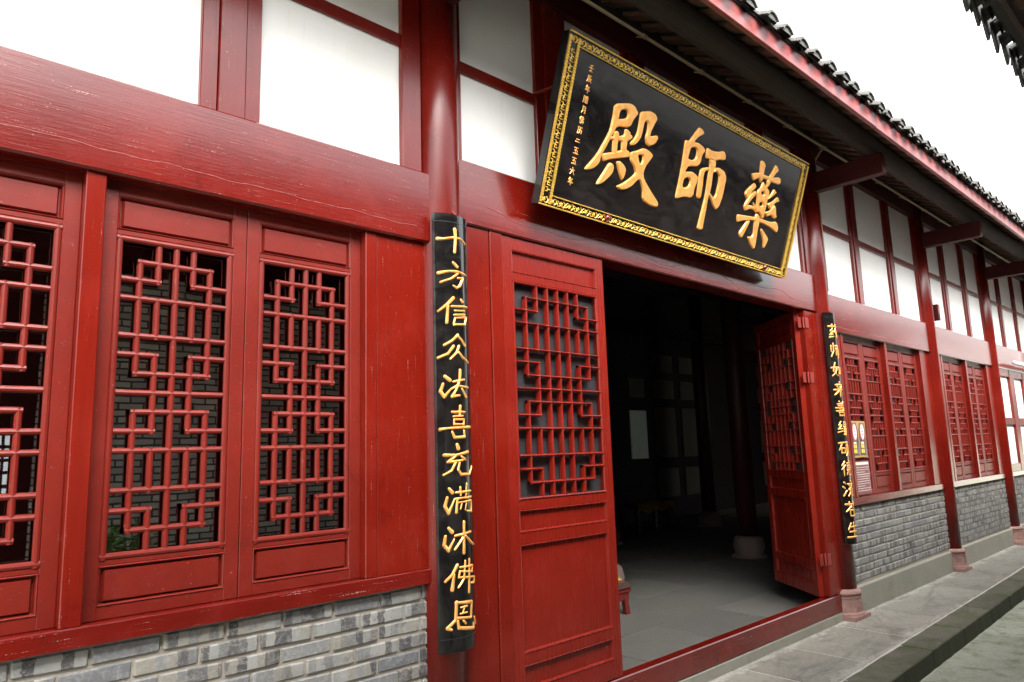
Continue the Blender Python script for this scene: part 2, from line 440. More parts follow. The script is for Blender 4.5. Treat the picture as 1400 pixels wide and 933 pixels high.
# court paving slabs that show at the lower right
cs = tag(empty('courtyard_paving', (8, -1.2, -.125)), kind='structure')
x = 3.0
while x < 18:
    wd = random.uniform(.9, 1.3)
    for (ya, yb) in ((-1.28, None), (-1.86, -1.29)):
        a = x+.006; c = x+wd-.006
        t_ = MB()
        y1a = (kerb_out(a)-.012 if yb is None else yb); y1c = (kerb_out(c)-.012 if yb is None else yb)
        z = -.122+random.uniform(-.002, .004)
        t_.add([(a, ya, -.16), (c, ya, -.16), (c, y1c, -.16), (a, y1a, -.16), (a, ya, z), (c, ya, z), (c, y1c, z), (a, y1a, z)],
               [(0, 3, 2, 1), (4, 5, 6, 7), (0, 1, 5, 4), (1, 2, 6, 5), (2, 3, 7, 6), (3, 0, 4, 7)])
        t_.build('paving_slab', 'court', cs, .006)
    x += wd
pl = MB()
pl.add([(-2, .0, -.28), (22, .0, -.28), (22, kerb_in(22)-.02, -.28), (-2, kerb_in(-2)-.02, -.28),
        (-2, .0, -.004), (22, .0, -.004), (22, kerb_in(22)-.02, -.004), (-2, kerb_in(-2)-.02, -.004)],
       [(0, 3, 2, 1), (4, 5, 6, 7), (0, 1, 5, 4), (1, 2, 6, 5), (2, 3, 7, 6), (3, 0, 4, 7)])
walk = tag(pl.build('terrace_pavement', 'grout', None, 0), kind='structure')
xs = [-1.2, -.3, .55, 1.4, 2.2, 3.0, 3.72, 4.47, 5.14, 5.98, 6.78, 7.55, 8.17, 8.68, 9.35, 10.1, 10.7, 11.4, 12.2, 12.9, 13.7, 14.5, 15.4, 16.3, 17.2]
for a, c in zip(xs[:-1], xs[1:]):
    t_ = MB(); j0 = random.uniform(-.02, .02); j1 = random.uniform(-.02, .02); gp = random.uniform(.006, .013)
    ya, yc = kerb_in(a)+.011, kerb_in(c)+.011; z = random.uniform(-.002, .002)
    n_ = 6; top = []; bot = []
    for k in range(n_+1):
        xx = a+gp+(c-a-2*gp)*k/n_
        wob = random.uniform(-.004, .004)
        top.append((xx, -.006+random.uniform(-.004, .003), ya+(yc-ya)*k/n_+wob))
    ring = [(p[0]-.05*0, p[1]) for p in top]+[(p[0]-.02, p[2]) for p in reversed(top)]
    nn = len(ring)
    t_.add([(p[0], p[1], -.05) for p in ring]+[(p[0], p[1], z) for p in ring],
           [(i, (i+1) % nn, nn+(i+1) % nn, nn+i) for i in range(nn)]+[tuple(range(nn-1, -1, -1)), tuple(range(nn, 2*nn))])
    t_.build('paving_slab', 'slab', walk, .004)
kb = tag(empty('kerb', (8, -.7, -.12)), kind='structure')
x = 2.6
for wd in [.92, 1.15, 1.02, .78, .85, .7, .9, 1.1, .8, 1.0, .95, 1.1, .9, 1.2, 1.1]:
    a, c = x+.004, x+wd-.004; z = random.uniform(-.004, .001)
    t_ = MB(); n_ = 8; ring = []
    for k in range(n_+1):
        xx = a+(c-a)*k/n_; ring.append((xx, kerb_in(xx)+random.uniform(-.004, .002)))
    for k in range(n_, -1, -1):
        xx = a+(c-a)*k/n_; ring.append((xx, kerb_out(xx)+random.uniform(-.0025, .0025)))
    nn = len(ring)
    t_.add([(p[0], p[1], -.2) for p in ring]+[(p[0], p[1], z) for p in ring],
           [(i, (i+1) % nn, nn+(i+1) % nn, nn+i) for i in range(nn)]+[tuple(range(nn-1, -1, -1)), tuple(range(nn, 2*nn))])
    t_.build('kerb_stone', 'kerb', kb, .006)
    x += wd

# ------------------------------------------------------------------ the temple hall
hall = tag(empty('temple_hall', (4.2, 0, 0)), 'long red timber temple hall with white upper panels, lattice windows and grey brick base', 'building')
COLX = [-.9, 2.07, 6.32, 9.26, 11.93, 14.7, 17.6]
CY, CR = .05, .112
ZB0, ZB1 = 2.435, 2.78      # window beam
for i, cx in enumerate(COLX):
    cb = MB()
    prof = [(CR, .2), (CR, 1.0), (CR*1.03, 2.0), (CR*1.06, 3.0), (CR*1.08, 4.25)]
    cb.lathe((cx, CY, 0), prof, 40)
    c_ = cb.build('column', 'column', hall, 0, True)
    if 2 <= i < 6:
        bs = MB()
        bx = cx-.02; h8 = math.pi/8
        bs.box(bx-.152, bx+.152, CY-.160, CY+.15, 0, .034)
        bs.lathe((bx, CY, 0), [(.168, .036), (.165, .05), (.152, .058), (.148, .10), (.143, .165), (.150, .172), (.150, .186), (.13, .190)], 8, rot=h8)
        bs.lathe((bx, CY, 0), [(.120, .188), (.145, .194), (.153, .208), (.147, .224), (.125, .234), (.1, .236)], 28)
        for k in range(8):   # carved frames on each face of the block
            t0, t1 = h8+k*math.pi/4, h8+(k+1)*math.pi/4
            for f0, f1, z0_, z1_ in ((.06, .06, .066, .158), (.94, .94, .066, .158)):
                q0 = [bx+.149*(math.cos(t0)*(1-f0)+math.cos(t1)*f0), CY+.149*(math.sin(t0)*(1-f0)+math.sin(t1)*f0)]
                bs.tube((q0[0], q0[1], z0_), (bx+(q0[0]-bx)*.965, CY+(q0[1]-CY)*.965, z1_), .006, 6)
            pts_ = []
            for q in range(15):
                f_ = .5+.30*math.cos(q*.9)*(1-q/18); zz_ = .112+.036*math.sin(q*.9)*(1-q/18); rr_ = .149-.045*(zz_-.06)
                pts_.append((bx+rr_*(math.cos(t0)*(1-f_)+math.cos(t1)*f_), CY+rr_*(math.sin(t0)*(1-f_)+math.sin(t1)*f_), zz_))
            for p0_, p1_ in zip(pts_[:-1], pts_[1:]): bs.tube(p0_, p1_, .0045, 5)
        bs.build('column_base', 'base', c_, 0, False)

# window sash: frame, bead, raised panels, lattice and pane
def lat_segments(N):
    R_ = 16; L = []
    c = N-1; e = N-2
    for y in (3, 5, 8, 11, 13): L.append(('h', 0, N, y))
    for y in (1, 7, 9, 15): L.append(('h', 1, c, y))
    for y in (2, 6, 10, 14): L += [('h', 0, 2, y), ('h', e, N, y)]
    for a, b_ in ((1, 7), (9, 15)): L += [('v', a, b_, 1), ('v', a, b_, c)]
    for a, b_ in ((0, 2), (3, 5), (6, 10), (11, 13), (14, 16)): L += [('v', a, b_, 2), ('v', a, b_, e)]
    for xk in range(3, N-2): L.append(('v', 0, 16, xk))
    return L
def bar_prof(wd, dp):
    return [(-wd, 0), (-wd, -.55*dp), (-.62*wd, -.86*dp), (0, -dp), (.62*wd, -.86*dp), (wd, -.55*dp), (wd, 0)]
def lattice(x0, x1, z0, z1, N, yb, wd, dp, parent, separate, T=None, mtl='sash'):
    cw = (x1-x0)/N; ch = (z1-z0)/16; joined = MB(T)
    for kind, a, b_, k in lat_segments(N):
        mb = MB(T) if separate else joined
        if kind == 'h':
            zc = z1-k*ch; ea = 0 if a == 0 else wd; eb = 0 if b_ == N else wd
            mb.prism([(yb+q_, zc+p_) for p_, q_ in bar_prof(wd, dp)], 'x', x0+a*cw-ea, x0+b_*cw+eb)
        else:
            xc = x0+k*cw; ea = 0 if a == 0 else wd*.98; eb = 0 if b_ == 16 else wd*.98
            mb.prism([(xc+p_, yb+q_*.985) for p_, q_ in bar_prof(wd, dp)], 'z', z1-b_*ch-eb, z1-a*ch+ea)
        if separate: mb.build('lattice_bar', mtl, parent)
    if not separate: joined.build('lattice', mtl, parent)
def bead(mb, x0, x1, z0, z1, yb, wd, dp):
    # moulded bead round an opening, outside the rectangle
    for (a, b_, zc) in ((x0-wd*2, x1+wd*2, z0-wd), (x0-wd*2, x1+wd*2, z1+wd)):
        mb.prism([(yb+q_, zc+p_) for p_, q_ in bar_prof(wd, dp)], 'x', a, b_)
    for xc in (x0-wd, x1+wd):
        mb.prism([(xc+p_, yb+q_*.97) for p_, q_ in bar_prof(wd, dp)], 'z', z0-wd*2, z1+wd*2)

def leaf(kind, x0, x1, z0, z1, yf, rows, N, wd, dp, parent, near, T=None, mtl='sash', pane='glass', name='window_sash', pnl_inset=.0, thick=.035):
    """rows: list of ('panel'|'lattice', zlo, zhi); sx: stile width"""
    sx = (x1-x0)*.1; sx = min(max(sx, .042), .066)
    fb = MB(T); a, c = x0+sx, x1-sx
    fb.box(x0, a, yf, yf+thick, z0, z1); fb.box(c, x1, yf, yf+thick, z0, z1)
    rows = sorted(rows, key=lambda r_: r_[1]); zz = z0
    for _, lo, hi in rows:
        fb.box(a-.001, c+.001, yf+.0012, yf+thick-.001, zz, lo); zz = hi
    fb.box(a-.001, c+.001, yf+.0012, yf+thick-.001, zz, z1)
    fo = fb.build(name, mtl, parent, .002)
    for kd, lo, hi in rows:
        if kd == 'panel':
            p_ = MB(T)
            p_.box(a-.004, c+.004, yf+.016, yf+thick-.006, lo-.004, hi+.004)
            ins = .018 if (hi-lo) < .3 else .012
            if kind == 'window':
                p_.raised(a+ins*.8, c-ins*.8, lo+ins*.6, hi-ins*.6, yf+.0158, yf+.003, .006)
            # bead lines
            for zc, s1 in ((lo, 1), (hi, -1)):
                p_.prism([(yf+.016, zc), (yf+.002, zc), (yf-.002, zc+s1*.003), (yf+.002, zc+s1*.006), (yf+.016, zc+s1*.010)], 'x', a, c)
            for xc, s1 in ((a, 1), (c, -1)):
                p_.prism([(xc, yf+.016), (xc, yf+.002), (xc+s1*.003, yf-.0015), (xc+s1*.006, yf+.002), (xc+s1*.010, yf+.016)], 'z', lo, hi)
            p_.build('panel', mtl, fo)
        else:
            bw = .0108 if kind == 'window' else .0068
            o_ = MB(T); bead(o_, a+2*bw, c-2*bw, lo+2*bw, hi-2*bw, yf+.012, bw, .016)
            # dark groove is real: a thin rebate frame behind the bead
            o_.build('bead_moulding', mtl, fo)
            lattice(a+2*bw, c-2*bw, lo+2*bw, hi-2*bw, N, yf+.008+dp*.55, wd, dp, fo, near, T, mtl)
            pz = yf+thick-.004 if kind == 'window' else yf+.038
            g_ = MB(T); g_.box(a+.001, c-.001, pz, pz+.004, lo+.001, hi-.001)
            g_.build('pane', pane, fo)
    return fo

SASH_ROWS = [('panel', .995, 1.122), ('lattice', 1.139, 2.245), ('panel', 2.263, 2.385)]
def window_bay(xl, xr, s, near, left_only=False, skip=()):
    """bay between two columns; s scales the standard bay"""
    c = (xl+xr)/2
    B('window_beam', 'beam', hall, xl+.02, xr-.02, -.022, .10, ZB0, ZB1, bevel=.008)
    B('window_sill', 'beam', hall, xl+.02, xr-.02, -.006, .10, .888, .952, bevel=.004)
    B('window_post', 'post', hall, c-.031, c+.031, -.002, .085, .952, ZB0, bevel=.003)
    for sd in (-1, 1):
        e = c+sd*1.058*s
        x0_, x1_ = sorted((e, e+sd*.055)); B('window_post', 'post', hall, x0_, x1_, .002, .09, .952, ZB0, bevel=.003)
        x0_, x1_ = sorted((e+sd*.058, (xl if sd < 0 else xr)))
        B('wall_board', 'post', hall, x0_, x1_, .006, .06, .952, ZB0, bevel=.002)
        o0, o1 = sorted((c+sd*.031, c+sd*1.058*s)); mid = (o0+o1)/2
        # head strip recessed above the leaves
        B('window_head', 'sash', hall, o0, o1, .05, .09, 2.425, ZB0, bevel=0)
        for k, (a, b_) in enumerate(((o0, mid-.0015), (mid+.0015, o1))):
            sep = near and (b_ > .3)
            leaf('window', a, b_, .953, 2.425, .045, SASH_ROWS, 6, .0105 if near else .0095, .018 if near else .022, hall, sep, pane='glass' if near else 'redback')
for k, (a, b_) in enumerate(((COLX[0], COLX[1]), (COLX[2], COLX[3]), (COLX[3], COLX[4]))):
    window_bay(a, b_, (b_-a)/2.97, k == 0)
# far bays: white panels in red frames instead of lattice windows
for a, b_ in ((COLX[4], COLX[5]), (COLX[5], COLX[6])):
    B('window_beam', 'beam', hall, a+.02, b_-.02, -.022, .10, ZB0, ZB1, bevel=.008)
    B('window_sill', 'beam', hall, a+.02, b_-.02, -.006, .10, .888, .952, bevel=.004)
    n_ = 3; wd = (b_-a-.3)/n_
    for j in range(n_+1):
        xx = a+.15+j*wd; B('window_post', 'post', hall, xx-.13, xx+.13, 0, .09, .952, ZB0)
    for j in range(n_):
        xx = a+.15+j*wd
        for ra, rb_ in ((.952, 1.06), (1.62, 1.72), (2.33, ZB0)): B('middle_rail', 'post', hall, xx+.13, xx+wd-.13, .004, .08, ra, rb_)
        for z0_, z1_ in ((1.06, 1.62), (1.72, 2.33)):
            B('wall_panel', 'white', hall, xx+.13, xx+wd-.13, .035, .06, z0_, z1_, bevel=0)

# upper wall: white panels between red posts
ZU0, ZU1 = ZB1, 4.06
def upper(xa, xb, posts, zb, wide=False):
    """posts: list of (x0,x1)"""
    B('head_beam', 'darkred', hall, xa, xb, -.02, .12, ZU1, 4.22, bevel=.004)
    edges = [xa]+[p for q_ in posts for p in q_]+[xb]
    for (p0, p1) in posts:
        if p1-p0 > .12:
            w3 = (p1-p0); o_ = MB()
            o_.box(p0, p0+w3*.27, .006, .07, zb, ZU1); o_.box(p1-w3*.27, p1, .006, .07, zb, ZU1)
            o_.box(p0+w3*.275, p1-w3*.275, -.004, .07, zb, ZU1)
            o_.build('upper_post', 'post', hall, .003)
        else: B('upper_post', 'post', hall, p0, p1, .0, .07, zb, ZU1)
    for a, b_ in zip(edges[0::2], edges[1::2]):
        if b_-a < .03: continue
        B('middle_rail', 'post', hall, a, b_, .012, .06, 3.405, 3.465, bevel=.003)
        for z0_, z1_ in ((zb, 3.405), (3.465, ZU1)):
            B('wall_panel', 'white', hall, a, b_, .03, .055, z0_, z1_, bevel=0)
def bayposts(a, b_):
    L = b_-a; w2 = .095
    return [(a+.02, a+.17), (a+L/3-w2, a+L/3+w2), (a+2*L/3-w2, a+2*L/3+w2), (b_-.17, b_-.02)]
upper(COLX[0], COLX[1], [(COLX[0]+.02, COLX[0]+.17), (-.01, .2), (.915, 1.152), (1.842, 1.95)], ZB1)
upper(COLX[1], COLX[2], [(2.12, 2.205), (2.765, 3.04), (3.61, 3.85), (4.42, 4.68), (5.25, 5.51), (6.05, 6.25)], 2.915)
for a, b_ in zip(COLX[2:-1], COLX[3:]): upper(a, b_, bayposts(a, b_), ZB1)

# brick wainscot and plinth
def jit_brick(L_, H_, D_):
    b_ = MB().box(-L_/2, L_/2, 0, D_, 0, H_)
    v = b_.v
    b_.v = [(x_+random.uniform(-.0025, .0025), y_+random.uniform(-.001, .001), z_+random.uniform(-.0022, .0022)) for x_, y_, z_ in v]
    return b_
brick_src = []
def brick_run(x0, x1, z0, z1, parent, separate, offset=0, capz=None):
    ch = .0645; rows = int(math.ceil((z1-z0)/ch)); J = MB()
    for r_ in range(rows):
        z = z1-(r_+1)*ch+.005
        if z < z0-.03: break
        xx = x0-(.11 if r_ % 2 else .0)-random.uniform(0, .04)
        while xx < x1:
            L_ = .205; a = max(xx, x0+.003); b_ = min(xx+L_, x1-.003)
            if b_-a > .03:
                zl = max(z, z0+.003)
                if b_-a > .2 and zl == z and separate:
                    if len(brick_src) < 5:
                        s0 = jit_brick(.204, ch-.0135, .05).build('brick', 'brick', parent, .004, origin=(0, 0, 0))
                        WPOS[s0] = Vector((a+.1, .0195, z)); s0.location = WPOS[s0]-WPOS[parent]; brick_src.append(s0)
                    else:
                        o_ = inst(random.choice(brick_src), ((a+b_)/2, .0195+random.uniform(-.002, .0025), z), parent)
                elif separate:
                    MB().box(a, b_, .0195, .07, zl, z+ch-.0135).build('brick', 'brick', parent, .004)
                else:
                    y_ = .0195+random.uniform(-.002, .0025)
                    J.box(a, b_, y_, .07, zl, z+ch-.0135)
            xx += L_+.009
    if J.v:
        o_ = J.build('brickwork', 'brick_far', parent, 0); o_['kind'] = 'stuff'
def wainscot(x0, x1, separate, zlow=.215, split=None):
    w_ = MB().box(x0, x1, .027, .2, 0, .888).build('brick_wall', 'mortar', hall)
    if split is None: brick_run(x0, x1, zlow, .886, w_, separate)
    else:
        brick_run(x0, x1, zlow, split, w_, False); brick_run(x0, x1, split, .886, w_, True)
    return w_
wainscot(COLX[0], .25, False); wainscot(.25, 1.992, True, split=.37)
wainscot(COLX[2]+.06, COLX[3]-.06, True)
wainscot(COLX[3]+.06, COLX[4]-.06, False)
wainscot(COLX[4]+.06, COLX[5]-.06, False); wainscot(COLX[5]+.06, COLX[6]-.06, False)
for a, b_ in ((COLX[0], COLX[1]), (COLX[2], COLX[3]), (COLX[3], COLX[4]), (COLX[4], COLX[5]), (COLX[5], COLX[6])):
    B('plinth', 'plinth', hall, a+.03, b_-.03, -.003, .19, -.1, .213, bevel=.01)
B('plinth', 'plinth', hall, COLX[1], COLX[2]-.08, -.004, .5, -.1, .066, bevel=.006)

# door bay
DZ0, DZ1 = 2.578, 2.915
B('door_lintel', 'beam', hall, COLX[1]+.02, COLX[2]-.02, -.012, .14, DZ0, DZ1, bevel=.008)
B('threshold', 'beam', hall, COLX[1], COLX[2]-.1, -.002, .075, .068, .207, bevel=.006)
B('wall_board', 'post', hall, COLX[1], 2.372, .004, .07, .207, DZ0, bevel=.003)
B('door_jamb', 'post', hall, 2.377, 2.462, .0, .10, .207, DZ0, bevel=.004)
B('door_jamb', 'post', hall, 5.97, 6.15, .0, .11, .207, DZ0, bevel=.01)
B('wall_board', 'post', hall, 6.153, COLX[2], .003, .07, .207, DZ0, bevel=.003)
DROWS = [('panel', .312, .422), ('panel', .478, .99), ('panel', 1.048, 1.158), ('lattice', 1.207, 2.342), ('panel', 2.385, 2.505)]
leaf('door', 2.466, 3.284, .212, 2.574, .006, DROWS, 8, .0074, .034, hall, True, mtl='door', pane='gauze', name='door_leaf', thick=.045)
# the open leaf on the right, swung inwards past square
HX, HY = 5.925, .075; ex, ey = .62, .785
def TL_(x_, y_, z_): return (HX+x_*ex+y_*ey, HY+x_*ey-y_*ex, z_)
dl2 = leaf('door', .0, .80, .212, 2.574, .0, DROWS, 8, .0062, .034, hall, True, T=TL_, mtl='door', pane='gauze', name='door_leaf', thick=.045)
dl2['label'] = 'door leaf folded open into the dark hall'
for z in (.46, 1.95, 2.42):
    h_ = MB(); h_.box(5.905, 5.962, .028, .034, z, z+.09); h_.box(5.968, 6.03, -.006, -.001, z, z+.09)
    h_.tube((5.964, .012, z-.002), (5.964, .012, z+.092), .008, 8)
    h_.build('hinge', 'hinge', dl2, .001)

# eave: brackets, log, rafters, fascia, deck and tiles
SL = .47
def zdeck(y_): return 3.965+(y_+.83)*SL
for cx in COLX:
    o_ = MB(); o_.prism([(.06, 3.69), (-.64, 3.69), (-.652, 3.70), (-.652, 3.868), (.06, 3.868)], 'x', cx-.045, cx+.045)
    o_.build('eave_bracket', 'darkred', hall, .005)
def log(x0, x1, y_, z_, r_):
    o_ = MB(); n_ = 20; k = 60; vs = []
    for i in range(k+1):
        xx = x0+(x1-x0)*i/k
        for j in range(n_):
            t = 2*math.pi*j/n_; rr = r_*(1+.05*math.sin(xx*2.1+j)+random.uniform(-.02, .02))
            vs.append((xx, y_+rr*math.cos(t)+.008*math.sin(xx*.9), z_+rr*math.sin(t)))
    o_.add(vs, [(i*n_+j, i*n_+(j+1) % n_, (i+1)*n_+(j+1) % n_, (i+1)*n_+j) for i in range(k) for j in range(n_)])
    return o_.build('purlin_log', 'log', hall, 0, True)
log(-1.5, 19, -.55, 3.952, .084); log(-1.5, 19, .05, 4.30, .075)
for i in range(92):
    xx = -1.3+i*.215
    o_ = MB(); a, b_ = xx-.05, xx+.05; y0, y1 = -.815, 2.9
    o_.add([(a, y0, zdeck(y0)-.05), (b_, y0, zdeck(y0)-.05), (b_, y1, zdeck(y1)-.05), (a, y1, zdeck(y1)-.05),
            (a, y0, zdeck(y0)-.018), (b_, y0, zdeck(y0)-.018), (b_, y1, zdeck(y1)-.018), (a, y1, zdeck(y1)-.018)],
           [(0, 3, 2, 1), (4, 5, 6, 7), (0, 1, 5, 4), (1, 2, 6, 5), (2, 3, 7, 6), (3, 0, 4, 7)])
    if i == 0: raf0 = o_.build('rafter', 'rafter', hall, .003); rp = WPOS[raf0].copy()
    else: inst(raf0, rp+Vector((i*.215+random.uniform(-.01, .01), 0, 0)), hall)
# fascia boards butted end to end, slightly uneven
for a, b_ in ((-1.6, 2.95), (2.953, 5.62), (5.623, 8.9), (8.903, 12.3), (12.303, 19)):
    B('fascia_board', 'fascia', hall, a, b_, -.848+random.uniform(-.003, .003), -.817, 3.818+random.uniform(-.004, .004), 3.975, bevel=.004)
rf = MB(); L = [(-.87, 0), (3.3, 0), (7.6, 0)]
ys = [-.86, 3.3, 7.7]; zs = [zdeck(-.86), zdeck(3.3), zdeck(3.3)-4.4*SL]
for a, b_, c, d_ in ((ys[0], zs[0], ys[1], zs[1]), (ys[1]+.003, zs[1], ys[2], zs[2])):
    rf.add([(-1.7, a, b_-.015), (19.2, a, b_-.015), (19.2, c, d_-.015), (-1.7, c, d_-.015), (-1.7, a, b_), (19.2, a, b_), (19.2, c, d_), (-1.7, c, d_)],
           [(0, 3, 2, 1), (4, 5, 6, 7), (0, 1, 5, 4), (1, 2, 6, 5), (2, 3, 7, 6), (3, 0, 4, 7)])
roof = rf.build('roof', 'tiledark', hall)
def tile_mesh(rad, ang, ln, th, up_, tilt, tongue=0):
    o_ = MB(); n_ = 8; vs = []
    sgn = 1 if up_ else -1
    for k, yy in enumerate((0, ln)):
        for r_ in (rad, rad-th*(1 if up_ else 1)):
            for j in range(n_+1):
                t = -ang+2*ang*j/n_
                vs.append((r_*math.sin(t)*(1-.06*k), yy, sgn*(r_*math.cos(t)-rad*math.cos(ang))+yy*tilt))
    m_ = n_+1; fs = []
    def id_(k, s_, j): return (k*2+s_)*m_+j
    for j in range(n_):
        fs += [(id_(0, 0, j), id_(0, 0, j+1), id_(1, 0, j+1), id_(1, 0, j)), (id_(0, 1, j), id_(1, 1, j), id_(1, 1, j+1), id_(0, 1, j+1)),
               (id_(0, 0, j), id_(0, 1, j), id_(0, 1, j+1), id_(0, 0, j+1)), (id_(1, 0, j), id_(1, 0, j+1), id_(1, 1, j+1), id_(1, 1, j))]
    for k in (0, n_): fs.append((id_(0, 0, k), id_(1, 0, k), id_(1, 1, k), id_(0, 1, k)))
    o_.add(vs, fs)
    if up_:   # lime plug closing the open end of a cover tile
        pl_ = [((rad-th)*math.sin(-ang+2*ang*j/n_), .012, (rad-th)*math.cos(-ang+2*ang*j/n_)-rad*math.cos(ang)) for j in range(n_+1)]
        k0 = len(pl_); o_.add(pl_+[(0, .012, -.045)], [(j, j+1, k0) for j in range(n_)]+[(0, k0, n_)])
    return o_
def tile_rows(parent, xs_, zfun, yedge, diry, mtl, nsep, courses, tongue):
    cov = pan = tng = None; J = MB(); cnt = 0
    for xx in xs_:
        sep = cnt < nsep; cnt += 1
        for k in range(courses):
            for kind in (0, 1):
                jx = random.uniform(-.008, .008); jy = random.uniform(-.014, .014)
                yy = yedge+diry*(k*.042+(-.015 if kind else .035))+jy
                zz = zfun(yy)+(.016+k*.011-k*.042*SL+random.uniform(-.003, .005) if kind else .034+k*.014-k*.05*SL)
                xc = xx+(.1075 if kind else 0)+jx
                src = (cov if kind else pan)
                if sep:
                    if src is None:
                        o_ = tile_mesh(.076 if kind else .098, 1.2 if kind else .95, .19, .014, kind == 1, SL*.86)
                        if diry < 0: o_.v = [(a, -b_, c) for a, b_, c in o_.v]
                        ob = o_.build('roof_tile', mtl, parent, 0, origin=(0, 0, 0))
                        WPOS[ob] = Vector((xc, yy, zz)); ob.location = WPOS[ob]-WPOS[parent]
                        if kind: cov = ob
                        else: pan = ob
                    else: inst(src, (xc, yy, zz), parent)
                else:
                    o_ = tile_mesh(.076 if kind else .098, 1.2 if kind else .95, .19, .014, kind == 1, SL*.86)
                    if diry < 0: o_.v = [(a, -b_, c) for a, b_, c in o_.v]
                    J.add([(a+xc, b_+yy, c+zz) for a, b_, c in o_.v], o_.f)
        if tongue:
            yy = yedge; zz = zfun(yy)+.02
            if tng is None:
                o_ = MB(); pr = [(-.089, .03), (-.086, -.008), (-.07, -.012), (-.055, -.035), (-.02, -.085), (0, -.105), (.02, -.085), (.055, -.035), (.07, -.012), (.086, -.008), (.089, .03)]
                o_.prism(pr, 'y', -.006, .006)
                tng = o_.build('roof_tile', mtl, parent, 0, origin=(0, 0, 0)); WPOS[tng] = Vector((xx, yy, zz)); tng.location = WPOS[tng]-WPOS[parent]
            elif cnt < 60: inst(tng, (xx, yy+random.uniform(-.006, .006), zz), parent)
    if J.v:
        o_ = J.build('roof_tiles', mtl, parent, 0); o_['kind'] = 'stuff'
PX0 = 3.52-.215*3
tile_rows(roof, [PX0+i*.215 for i in range(46)], zdeck, -.905, 1, 'tile', 46, 3, False)
tile_rows(roof, [PX0+i*.215 for i in range(46, 74)]+[PX0-i*.215 for i in range(1, 22)], zdeck, -.905, 1, 'tile', 0, 3, False)

bed = MB(); bed.prism([(-.875, zdeck(-.875)+.001), (-.868, zdeck(-.868)+.03), (-.5, zdeck(-.5)+.055), (-.5, zdeck(-.5)+.001)], 'x', -1.7, 19.2)
bed.build('tile_bed', 'oldwood', roof, .002)
ribs = MB()
for i in range(-22, 74):
    xx = PX0+i*.215+.1075; n_ = 8; pr_ = []
    y0, y1 = -.72, 3.25; vs = []
    for yy in (y0, y1):
        for j in range(n_+1):
            t = -1.3+2.6*j/n_; vs.append((xx+.07*math.sin(t), yy, zdeck(yy)+.03+.07*math.cos(t)))
    m_ = n_+1; ribs.add(vs, [(j, j+1, m_+j+1, m_+j) for j in range(n_)])
o_ = ribs.build('tile_ridges', 'tile', roof, 0, True); o_['kind'] = 'stuff'
# dried runs and ridges of paint on the big timbers
def run(x0, x1, zf, y_, rad, m_):
    o_ = MB(); k = 90; n_ = 5; vs = []
    for i in range(k+1):
        xx = x0+(x1-x0)*i/k; rr = rad*(.5+.8*abs(math.sin(i*.9+i*i*.01)))
        for j in range(n_):
            t = 2*math.pi*j/n_; vs.append((xx, y_+rr*.6*math.cos(t), zf(xx)+rr*math.sin(t)))
    o_.add(vs, [(i*n_+j, i*n_+(j+1) % n_, (i+1)*n_+(j+1) % n_, (i+1)*n_+j) for i in range(k) for j in range(n_)])
    o_.build('paint_run', m_, hall, 0, True)
run(2.35, 6.0, lambda x: 2.665+.022*math.sin(x*6.1)+.010*math.sin(x*13.7+1), -.0125, .0022, 'run')
run(.2, 1.9, lambda x: 2.52-.012*(x-.2)+.003*math.sin(x*17)+.002*math.sin(x*41), -.0225, .0013, 'run')
run(6.5, 9.1, lambda x: 2.485+.003*math.sin(x*9), -.0225, .002, 'run')

# ------------------------------------------------------------------ inside the hall
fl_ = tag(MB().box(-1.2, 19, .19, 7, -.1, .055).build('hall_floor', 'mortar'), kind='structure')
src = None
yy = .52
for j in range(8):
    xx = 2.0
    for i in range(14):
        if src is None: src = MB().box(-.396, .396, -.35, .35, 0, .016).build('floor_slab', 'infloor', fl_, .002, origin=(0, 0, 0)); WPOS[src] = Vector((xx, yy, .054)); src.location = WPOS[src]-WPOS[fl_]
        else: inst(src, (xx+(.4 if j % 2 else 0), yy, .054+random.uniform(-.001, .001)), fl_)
        xx += .8
    yy += .706
MB().box(1.9, 6.4, .075, .17, .0, .063).build('threshold_stone', 'infloor', hall, .002)
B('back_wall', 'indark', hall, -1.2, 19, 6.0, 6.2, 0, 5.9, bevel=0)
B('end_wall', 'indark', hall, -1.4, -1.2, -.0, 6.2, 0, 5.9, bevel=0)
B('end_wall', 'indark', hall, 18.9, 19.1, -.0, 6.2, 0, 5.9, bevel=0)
for a, b_ in ((9.0, 9.7), (10.0, 10.7), (12.13, 12.86), (13.1, 13.87), (15.05, 15.42), (16.45, 16.9)):
    for z0_, z1_ in ((.45, 1.02), (1.24, 2.26), (2.44, 2.83), (3.0, 3.35)):
        B('wall_panel', 'inwall', hall, a, b_, 5.975, 5.998, z0_, z1_, bevel=0)
B('window_pane', 'lit', hall, 11.32, 11.84, 5.975, 5.998, 1.24, 2.18, bevel=0)  # pane glows by itself to imitate a lamp's reflection
B('wall_panel', 'inwall', hall, 11.32, 11.82, 5.975, 5.998, 2.44, 2.82, bevel=0)
B('wall_rail', 'indark', hall, 9, 18, 5.94, 5.973, 2.32, 2.38, bevel=0)
B('wall_rail', 'indark', hall, 9, 18, 5.94, 5.973, 1.08, 1.16, bevel=0)
def hall_column(cx, cy):
    o_ = MB().lathe((cx, cy, 0), [(.12, .3), (.125, 4.6)], 28).build('column', 'incol', hall, 0, True)
    bs = MB().lathe((cx, cy, .07), [(.21, 0), (.21, .03), (.17, .04), (.19, .14), (.17, .23), (.14, .26), (.12, .262)], 24)
    bs.build('column_base', 'inbase', o_, 0, True)
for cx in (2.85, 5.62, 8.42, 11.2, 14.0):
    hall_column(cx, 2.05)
for cx in (5.62, 8.42, 11.2, 14.0): hall_column(cx, 4.3)
